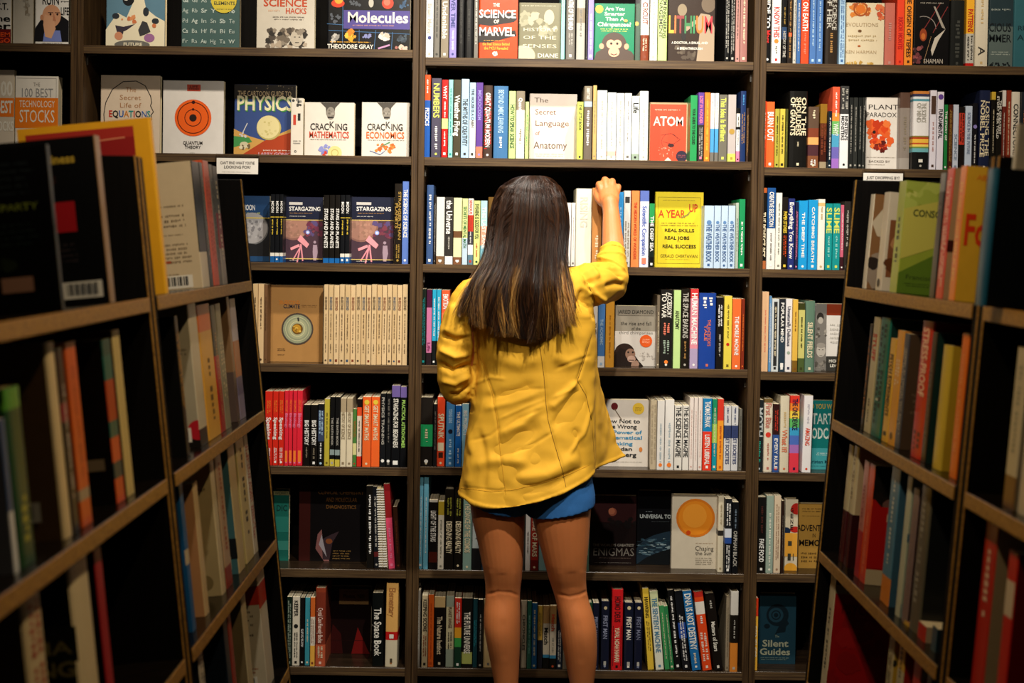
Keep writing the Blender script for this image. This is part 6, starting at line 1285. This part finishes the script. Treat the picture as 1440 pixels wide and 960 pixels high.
# open sleeve mouth: ring lip
def lip(c, d, r, w):
    d = d.normalized(); u = Vector((0, 1, 0)) - d * d.y; u.normalize(); v = d.cross(u); R_ = []
    for k in range(25):
        t = 2 * math.pi * k / 24; R_.append(c + u * r * math.cos(t) + v * r * math.sin(t))
    jk.tube(R_, [w] * 25, n=8)
cdir = px(861.5, 345, 3.40) - px(861, 366, 3.378)
lip(px(861.5, 351, 3.394), cdir, .0325, .0052); lip(px(861, 362, 3.383), cdir, .0375, .0055)
lip(px(668, 526, YW + .13), Vector((.4, 1, .2)), .04, .005)
CREASE = [  # polyline in photograph pixels, half width, depth in metres (negative = groove)
 ([(757, 470), (765, 530), (768, 570), (771, 592), (780, 625), (791, 662), (797, 690)], 2.2, -.0022),
 ([(674, 500), (682, 522), (692, 552), (699, 590), (704, 640), (712, 700)], 2.0, -.0018),
 ([(832, 470), (822, 505), (812, 535), (824, 556), (832, 590), (836, 650)], 2.4, -.0026),
 ([(842, 480), (851, 540), (857, 600)], 1.8, -.0018),
 ([(700, 612), (735, 596), (766, 566)], 7, .006), ([(690, 640), (730, 618), (762, 598)], 8, -.005),
 ([(676, 560), (715, 552), (752, 540)], 6, -.0035), ([(680, 575), (720, 566), (758, 552)], 5, .0035),
 ([(772, 575), (790, 560), (812, 536)], 6, .006), ([(776, 600), (800, 575), (820, 556)], 7, -.006),
 ([(665, 655), (700, 646), (745, 650)], 9, .005), ([(720, 672), (770, 668), (815, 640)], 9, .005), ([(735, 690), (775, 682), (825, 655)], 6, -.004),
 ([(690, 500), (730, 512), (758, 506)], 9, .004), ([(775, 500), (800, 510), (826, 498)], 8, .004),
 ([(655, 600), (668, 640), (660, 690)], 6, .005), ([(672, 600), (684, 650), (680, 695)], 5, -.004),
 ([(808, 600), (818, 630), (822, 662)], 5, -.0045), ([(845, 520), (862, 580), (872, 625)], 5, .006), ([(850, 560), (866, 600), (880, 622)], 4, -.005),
 ([(692, 560), (730, 548), (770, 546)], 2.2, -.0018), ([(700, 590), (735, 574), (768, 560)], 2.2, .0018), ([(704, 606), (730, 588), (764, 574)], 2, -.0018), ([(775, 560), (800, 548), (815, 532)], 2.2, .002), ([(712, 640), (745, 628), (780, 606)], 2.2, -.0018), ([(665, 540), (690, 530), (712, 533)], 2.4, .0018), ([(780, 520), (805, 508), (832, 500)], 2.4, -.0018), ([(662, 620), (690, 612), (704, 600)], 2.4, -.0018), ([(800, 640), (820, 610), (834, 570)], 3, .003), ([(648, 684), (700, 690), (760, 680), (833, 652)], 1.6, -.0014),
 # left sleeve
 ([(622, 470), (640, 478), (664, 474)], 4, -.009), ([(618, 490), (640, 502), (662, 496)], 4, .006), ([(616, 510), (636, 522), (664, 512)], 4, -.009), ([(620, 535), (640, 540), (660, 528)], 4, .006), ([(630, 556), (645, 556), (662, 542)], 3.5, -.007),
 ([(640, 425), (634, 450), (628, 470)], 4, .006), ([(655, 430), (650, 455), (660, 470)], 4, -.007), ([(664, 440), (667, 470), (668, 520)], 3, -.008),
 # right sleeve
 ([(806, 372), (822, 384), (836, 402)], 3.5, -.009), ([(812, 366), (830, 376), (842, 392)], 3.5, .007), ([(838, 372), (858, 378), (876, 392)], 3, -.008), ([(842, 362), (862, 367), (880, 382)], 2.5, .006), ([(848, 402), (866, 398), (880, 400)], 4, -.006), ([(828, 408), (846, 420), (858, 428)], 4, .005), ([(812, 420), (832, 432), (838, 450)], 4, -.008), ([(820, 395), (834, 412), (838, 428)], 3, -.006), ([(800, 440), (812, 425), (818, 405)], 4, -.006)]
def jacket_disp(co, nr):
    w = co + np.array(A0); X, Y = PX(w); d = creased(co, nr, CREASE, w)
    sl = ((X < 668) & (Y < 580)) | ((X > 800) & (Y < 450))
    f = np.array([noise.noise(Vector((p[0]*9, p[1]*7, p[2]*5 + (p[0] * 3)))) + .5 * noise.noise(Vector((p[0]*22, p[1]*16, p[2]*14 + 5))) for p in w])
    g = np.array([noise.noise(Vector((p[0]*20 + p[2]*8, p[1]*20, p[2]*34))) for p in w])
    d += f * .0055 * np.where(sl, 1.2, 1) + g * np.where(sl, .0050, .0019)
    return co + nr * d[:, None]
jack = remesh(jk, 'jacket', .0036, 2, M_JACK, who, jacket_disp)
# stitched seams lie on the cloth: rays from behind find the surface
bvh = BVHTree.FromObject(jack, bpy.context.evaluated_depsgraph_get())
M_SEAM = mat('dark_seam_thread', .8, .2, base='5a3a10'); M_SEAM2 = mat('gold_seam_thread', .8, .2, base='B07c18')
def on_cloth(polypx, step=5):
    out = []
    for (x0, y0), (x1, y1) in zip(polypx[:-1], polypx[1:]):
        nst = max(1, int(math.hypot(x1-x0, y1-y0) / step))
        for j in range(nst):
            x, y = x0 + (x1-x0)*j/nst, y0 + (y1-y0)*j/nst; d = ray(x, y).normalized()
            hit = bvh.ray_cast(CAM - A0, d)
            if hit[0] is not None: out.append(hit[0] + A0 - d * .0002)
    return out
for nm, pl, r, mm in [('centre_seam', CREASE[0][0], .00075, M_SEAM), ('side_seam', CREASE[1][0], .0006, M_SEAM2), ('side_seam', CREASE[2][0], .00075, M_SEAM), ('side_seam', CREASE[3][0], .0006, M_SEAM),
                      ('hem_stitching', [(648, 686), (690, 691), (720, 689), (760, 680), (800, 667), (833, 652)], .0006, M_SEAM2), ('armhole_seam', [(826, 398), (836, 420), (838, 446)], .0006, M_SEAM)]:
    pts = on_cloth(pl)
    if len(pts) > 3:
        s_ = Local(); s_.tube(pts, [r] * len(pts), n=6); mobj(nm, s_.v, s_.f, mm, jack, smooth=True)
# ---------------------------------------------------------------- shorts
M_SHORT = mat('blue_cotton', .85, .2, base='2c629e', bump=.3, bscale=700, noise_amt=.1)
sh = Local()
def shell(rings, th):
    n = len(rings[0]); inn = []
    for r in rings:
        c = sum(r, Vector()) / n; inn.append([p + (Vector((c.x, c.y, p.z)) - p).normalized() * th for p in r])
    V = [p for r in rings for p in r] + [p for r in inn for p in r]; N = n * len(rings); F = []
    for k in range(len(rings) - 1):
        for i in range(n):
            j = (i+1) % n; a = k*n; F.append((a+i, a+j, a+n+j, a+n+i)); F.append((N+a+i, N+a+n+i, N+a+n+j, N+a+j))
    for i in range(n):
        j = (i+1) % n; F.append((i, N+i, N+j, j)); a = (len(rings)-1)*n; F.append((a+i, a+j, N+a+j, N+a+i))
    sh.add(V, F)
def ring_px(y0, a, b, dy, rb, rf, n=40):
    R_ = []
    for i in range(n):
        t = 2*math.pi*i/n; X = (a+b)/2 + (b-a)/2*math.cos(t); y = y0 + dy * math.cos(t) - (4 if math.sin(t) < 0 else 0) * 0
        p = at(X, y, YW); R_.append(Vector((p.x, YW + .01 + (rf if math.sin(t) > 0 else rb) * math.sin(t), p.z)))
    return R_
shell([ring_px(600, 672, 824, 0, .098, .095), ring_px(640, 664, 828, 0, .100, .098), ring_px(670, 659, 830, 0, .102, .098), ring_px(690, 657, 832, 0, .102, .096)], .005)
shell([ring_px(650, 664, 744, 0, .098, .096), ring_px(680, 659, 743, 2, .104, .096), ring_px(700, 657, 742, 5, .108, .095), ring_px(713.5, 658, 741, 9, .106, .094)], .005)
shell([ring_px(650, 742, 832, 0, .098, .096), ring_px(680, 741, 833, -2, .100, .096), ring_px(700, 740, 836, -4, .103, .095), ring_px(717, 741, 836, -8, .107, .094)], .005)
def short_disp(co, nr):
    w = co + np.array(A0)
    f = np.array([noise.noise(Vector((p[0]*14 + p[2]*6, p[1]*10, p[2]*16))) for p in w]); return co + nr * (f * .004)[:, None]
remesh(sh, 'shorts', .0034, 2, M_SHORT, who, short_disp)
# shoes, below the photograph's lower edge
M_SHOE = mat('white_canvas', .7, .3, base='D8d4cc', bump=.2, bscale=500)
for T in (LEGL, LEGR):
    an = px((T[-1][1] + T[-1][2]) / 2, 1045); s_ = Local()
    s_.tube([(an.x, YW - .005, .036), (an.x, YW + .06, .036), (an.x, YW + .13, .030), (an.x, YW + .185, .025)], [.036, .040, .042, .030], flat=.85, ref=(0, 0, 1))
    s_.tube([(an.x, YW - .005, .012), (an.x, YW + .08, .012), (an.x, YW + .185, .012)], [.040, .044, .036], flat=.30, ref=(0, 0, 1))
    remesh(s_, 'shoe', .004, 2, M_SHOE, who)
# ---------------------------------------------------------------- hair: under-layer and locks
HY = [245, 248, 254, 264, 280, 300, 320, 340, 360, 380, 400, 420, 440, 476]
HL = [736, 724, 711, 701, 694, 689, 686, 684, 681, 672, 660, 655, 653, 652]
HR = [766, 775, 784, 792, 798, 801, 801.5, 799, 797, 799, 804, 807, 808, 808]
HD = [.035, .055, .078, .098, .112, .120, .124, .126, .128, .132, .140, .146, .148, .146]
HF = [.03, .05, .07, .08, .08, .075, .07, .05, .03, .02, .0, .0, .0, .0]
HE = [1, 1, 1, 1, 1, 1, .95, .9, .75, .6, .45, .38, .36, .36]
OX = [650, 655, 668, 683, 698, 715, 732, 746, 760, 772, 787, 798, 810]; OY = [424, 438, 449, 457, 464, 470, 476, 478, 476, 472, 462, 452, 436]
def hair_point(s, y, lift=0.0):
    """s: -1 (left edge) .. 1 (right edge), beyond = round to the side of the face"""
    xl, xr = cat_interp(HY, HL, y), cat_interp(HY, HR, y); d, fr = cat_interp(HY, HD, y), cat_interp(HY, HF, y)
    th = max(-1.35, min(1.35, s)) * math.pi / 2 * cat_interp([250, 272], [1.42, 1], y); cx_, hw = (xl + xr) / 2, (xr - xl) / 2
    X = cx_ + (hw + lift * 500) * math.sin(th); c = math.cos(th)
    dep = (d + lift) * max(0, c) ** cat_interp(HY, HE, y) if c > 0 else c * cat_interp([246, 262, 300], [.04, .085, .12], y)
    Yc = YW + .025 + fr * .3
    p = at(X, y, YW - .05); return Vector((p.x, Yc - dep, p.z))
hv, hf = [], []; NS = 60; NY = 60
for i in range(NY + 1):
    for j in range(NS + 1):
        s = -1.2 + 2.4 * j / NS; t = i / NY
        X420 = (655 + 807) / 2 + 76 * math.sin(max(-1, min(1, s)) * math.pi / 2); yend = cat_interp(OX, OY, X420) - 3
        y = 246.5 + (yend - 246.5) * t; hv.append(hair_point(s, y, -.006) - A0)
for i in range(NY):
    for j in range(NS): a = i*(NS+1)+j; hf.append((a, a+1, a+NS+2, a+NS+1))
M_HAIR = mat('dark_brown_hair', .30, .36, attr='print')
hair = mobj('hair', hv, hf, M_HAIR, who, [lin('120a07')] * len(hf), smooth=True)
rng = random.Random(11); SV, SF, SCc = [], [], []
for q in range(6000):
    s = rng.uniform(-1.3, 1.3); s = math.copysign(abs(s) ** .93, s)
    lock = noise.noise(Vector((s * 7, 3.1, 0))); lock2 = noise.noise(Vector((s * 22, 9.7, 0)))
    X420 = 731 + 77 * math.sin(max(-1, min(1, s)) * math.pi / 2)
    yend = cat_interp(OX, OY, X420) + 1 + lock * 6 + lock2 * 3 + rng.uniform(-24, 2) * (rng.random() ** 2 + .05)
    y0 = 245.5 + abs(rng.gauss(0, 3)) if rng.random() < .8 else rng.uniform(250, 330)
    lift = rng.uniform(-.004, .003) + lock * .004; npt = 15; gold = max(0, 1.3 * math.exp(-((s + .08) / .07) ** 2) + 1.1 * math.exp(-((s - .62) / .16) ** 2) + .9 * math.exp(-((s + .85) / .16) ** 2) + lock2 * 1.5 - .15 + rng.uniform(-.35, .35)); wav = rng.uniform(0, 6.28)
    base = lin(rng.choice(['1a0d06', '24130a', '311b0e', '120905', '402410'])); tip = lin(rng.choice(['9a6428', 'B8843c', '6a4018', 'CFa05a'])); r0 = rng.uniform(.0004, .0008)
    fly = rng.random() < .07; P_ = []
    for k in range(npt):
        t = k / (npt - 1); y = y0 + (yend - y0) * t
        ws = max(0, t - .45) * 2
        ss = s + (.055 * math.sin(2.6 * t * math.pi + lock * 9 + lock2 * 4) * ws + lock2 * .07 * ws) * (1.5 if fly else 1)
        lf = lift + .010 * ws * math.sin(5 * t + lock * 8) + (.012 * t * t if fly else 0) + (0.012 * max(0, t - .8) * 5) * (1 if lock > 0 else -.3)
        if t < .12: ss *= .55 + .45 * t / .12
        P_.append(hair_point(ss, y, lf) - A0)
    for k, p in enumerate(P_):
        a = P_[max(k-1, 0)]; b = P_[min(k+1, npt-1)]; d = (b - a).normalized(); u = d.cross(Vector((0, 1, .3))).normalized(); v = d.cross(u)
        r = r0 * (1 - .75 * (k / (npt-1)) ** 3)
        for m in range(3): SV.append(p + u * r * math.cos(2.094*m) + v * r * math.sin(2.094*m))
    nb = len(SV) - 3 * npt
    for k in range(npt - 1):
        t = k / (npt - 1); g = min(1, gold * max(0, (t - .5) * 3)) * min(1, max(.15, (1.0 - t) * 9)); c = tuple(base[i] * (1-g) + tip[i] * g for i in range(3)) + (1,)
        for m in range(3): SF.append((nb+3*k+m, nb+3*k+(m+1) % 3, nb+3*k+3+(m+1) % 3, nb+3*k+3+m)); SCc.append(c)
mobj('hair_strands', SV, SF, M_HAIR, hair, SCc, smooth=True, kind='stuff')
# ---------------------------------------------------------------- labels of the spines: look, lettering, place
def join_hidden():
    """books the woman's body covers completely: one object"""
    V, F, C = [], [], []
    for r in [r for r in LABELS if 'hidden' in r[1]]:
        LABELS.remove(r); root = r[0]; mw = Matrix.LocRotScale(root.location, root.rotation_euler, root.scale)
        for ch in [o for o in COL.objects if o.parent == root]:
            me = ch.data; n = len(V); V += [tuple(mw @ v.co) for v in me.vertices]; F += [tuple(n + i for i in p.vertices) for p in me.polygons]
            ca = me.color_attributes.get('print')
            for p in me.polygons: C.append(tuple(ca.data[p.loop_start].color) if ca else lin('CR'))
            bpy.data.objects.remove(ch)
        bpy.data.objects.remove(root)
    mobj('books', V, F, M_MATTE, None, C, kind='stuff', label='remaining mixed books on the wall shelves, covered by the woman standing before them', category='book')
join_hidden()
def finish_labels():
    ORD = ['first', 'second', 'third', 'fourth', 'fifth', 'sixth', 'seventh', 'eighth', 'ninth', 'tenth', 'eleventh', 'twelfth', 'thirteenth', 'fourteenth', 'fifteenth', 'sixteenth', 'seventeenth', 'eighteenth', 'nineteenth', 'twentieth']
    rows = {}
    for r in LABELS: rows.setdefault((r[5], r[4]), []).append(r)
    for (bay, row), L in rows.items():
        place = '%s, %s' % (ROWN[row], BAYN[bay]) if isinstance(bay, int) else '%s of the %s' % (row, bay)
        L.sort(key=lambda r: r[6]); base = {}
        for r in L:
            if r[7] == 'face': continue
            d = r[1] + (' hardcover' if r[3] else ' paperback') + (' lettered ' + r[2] if r[2] else '')
            base.setdefault(d, []).append(r)
        for d, G in base.items():
            for i, r in enumerate(G):
                if len(G) == 1: lab = '%s, %s' % (d, place)
                elif len(G) == 2: lab = '%s, %s of two, %s' % (d, ('left', 'right')[i], place)
                elif len(G) == 3: lab = '%s, %s of three, %s' % (d, ('left', 'middle', 'right')[i], place)
                elif i == len(G) - 1: lab = '%s, rightmost of its %d, %s' % (d, len(G), place)
                elif i == 0: lab = '%s, leftmost of its %d, %s' % (d, len(G), place)
                else: lab = '%s, %s from left of its %d, %s' % (d, ORD[i], len(G), place)
                r[0]['label'] = lab
        for r in L:
            if r[7] == 'face': r[0]['label'] = r[1] if len(r[1].split()) > 12 or not isinstance(bay, int) else '%s, %s' % (r[1], ROWN[row] if len(r[1].split()) > 11 else place)
            r[0]['group'] = 'books on the ' + place.replace(', ', ' of the ')
    seen = {}
    for r in LABELS:
        l = r[0]['label']; n = len(l.split())
        if n > 16 or n < 4: print('LABEL LENGTH', n, l)
        if l in seen: print('LABEL TWICE', l)
        seen[l] = 1
    print('BOOKS', len(LABELS))
finish_labels()
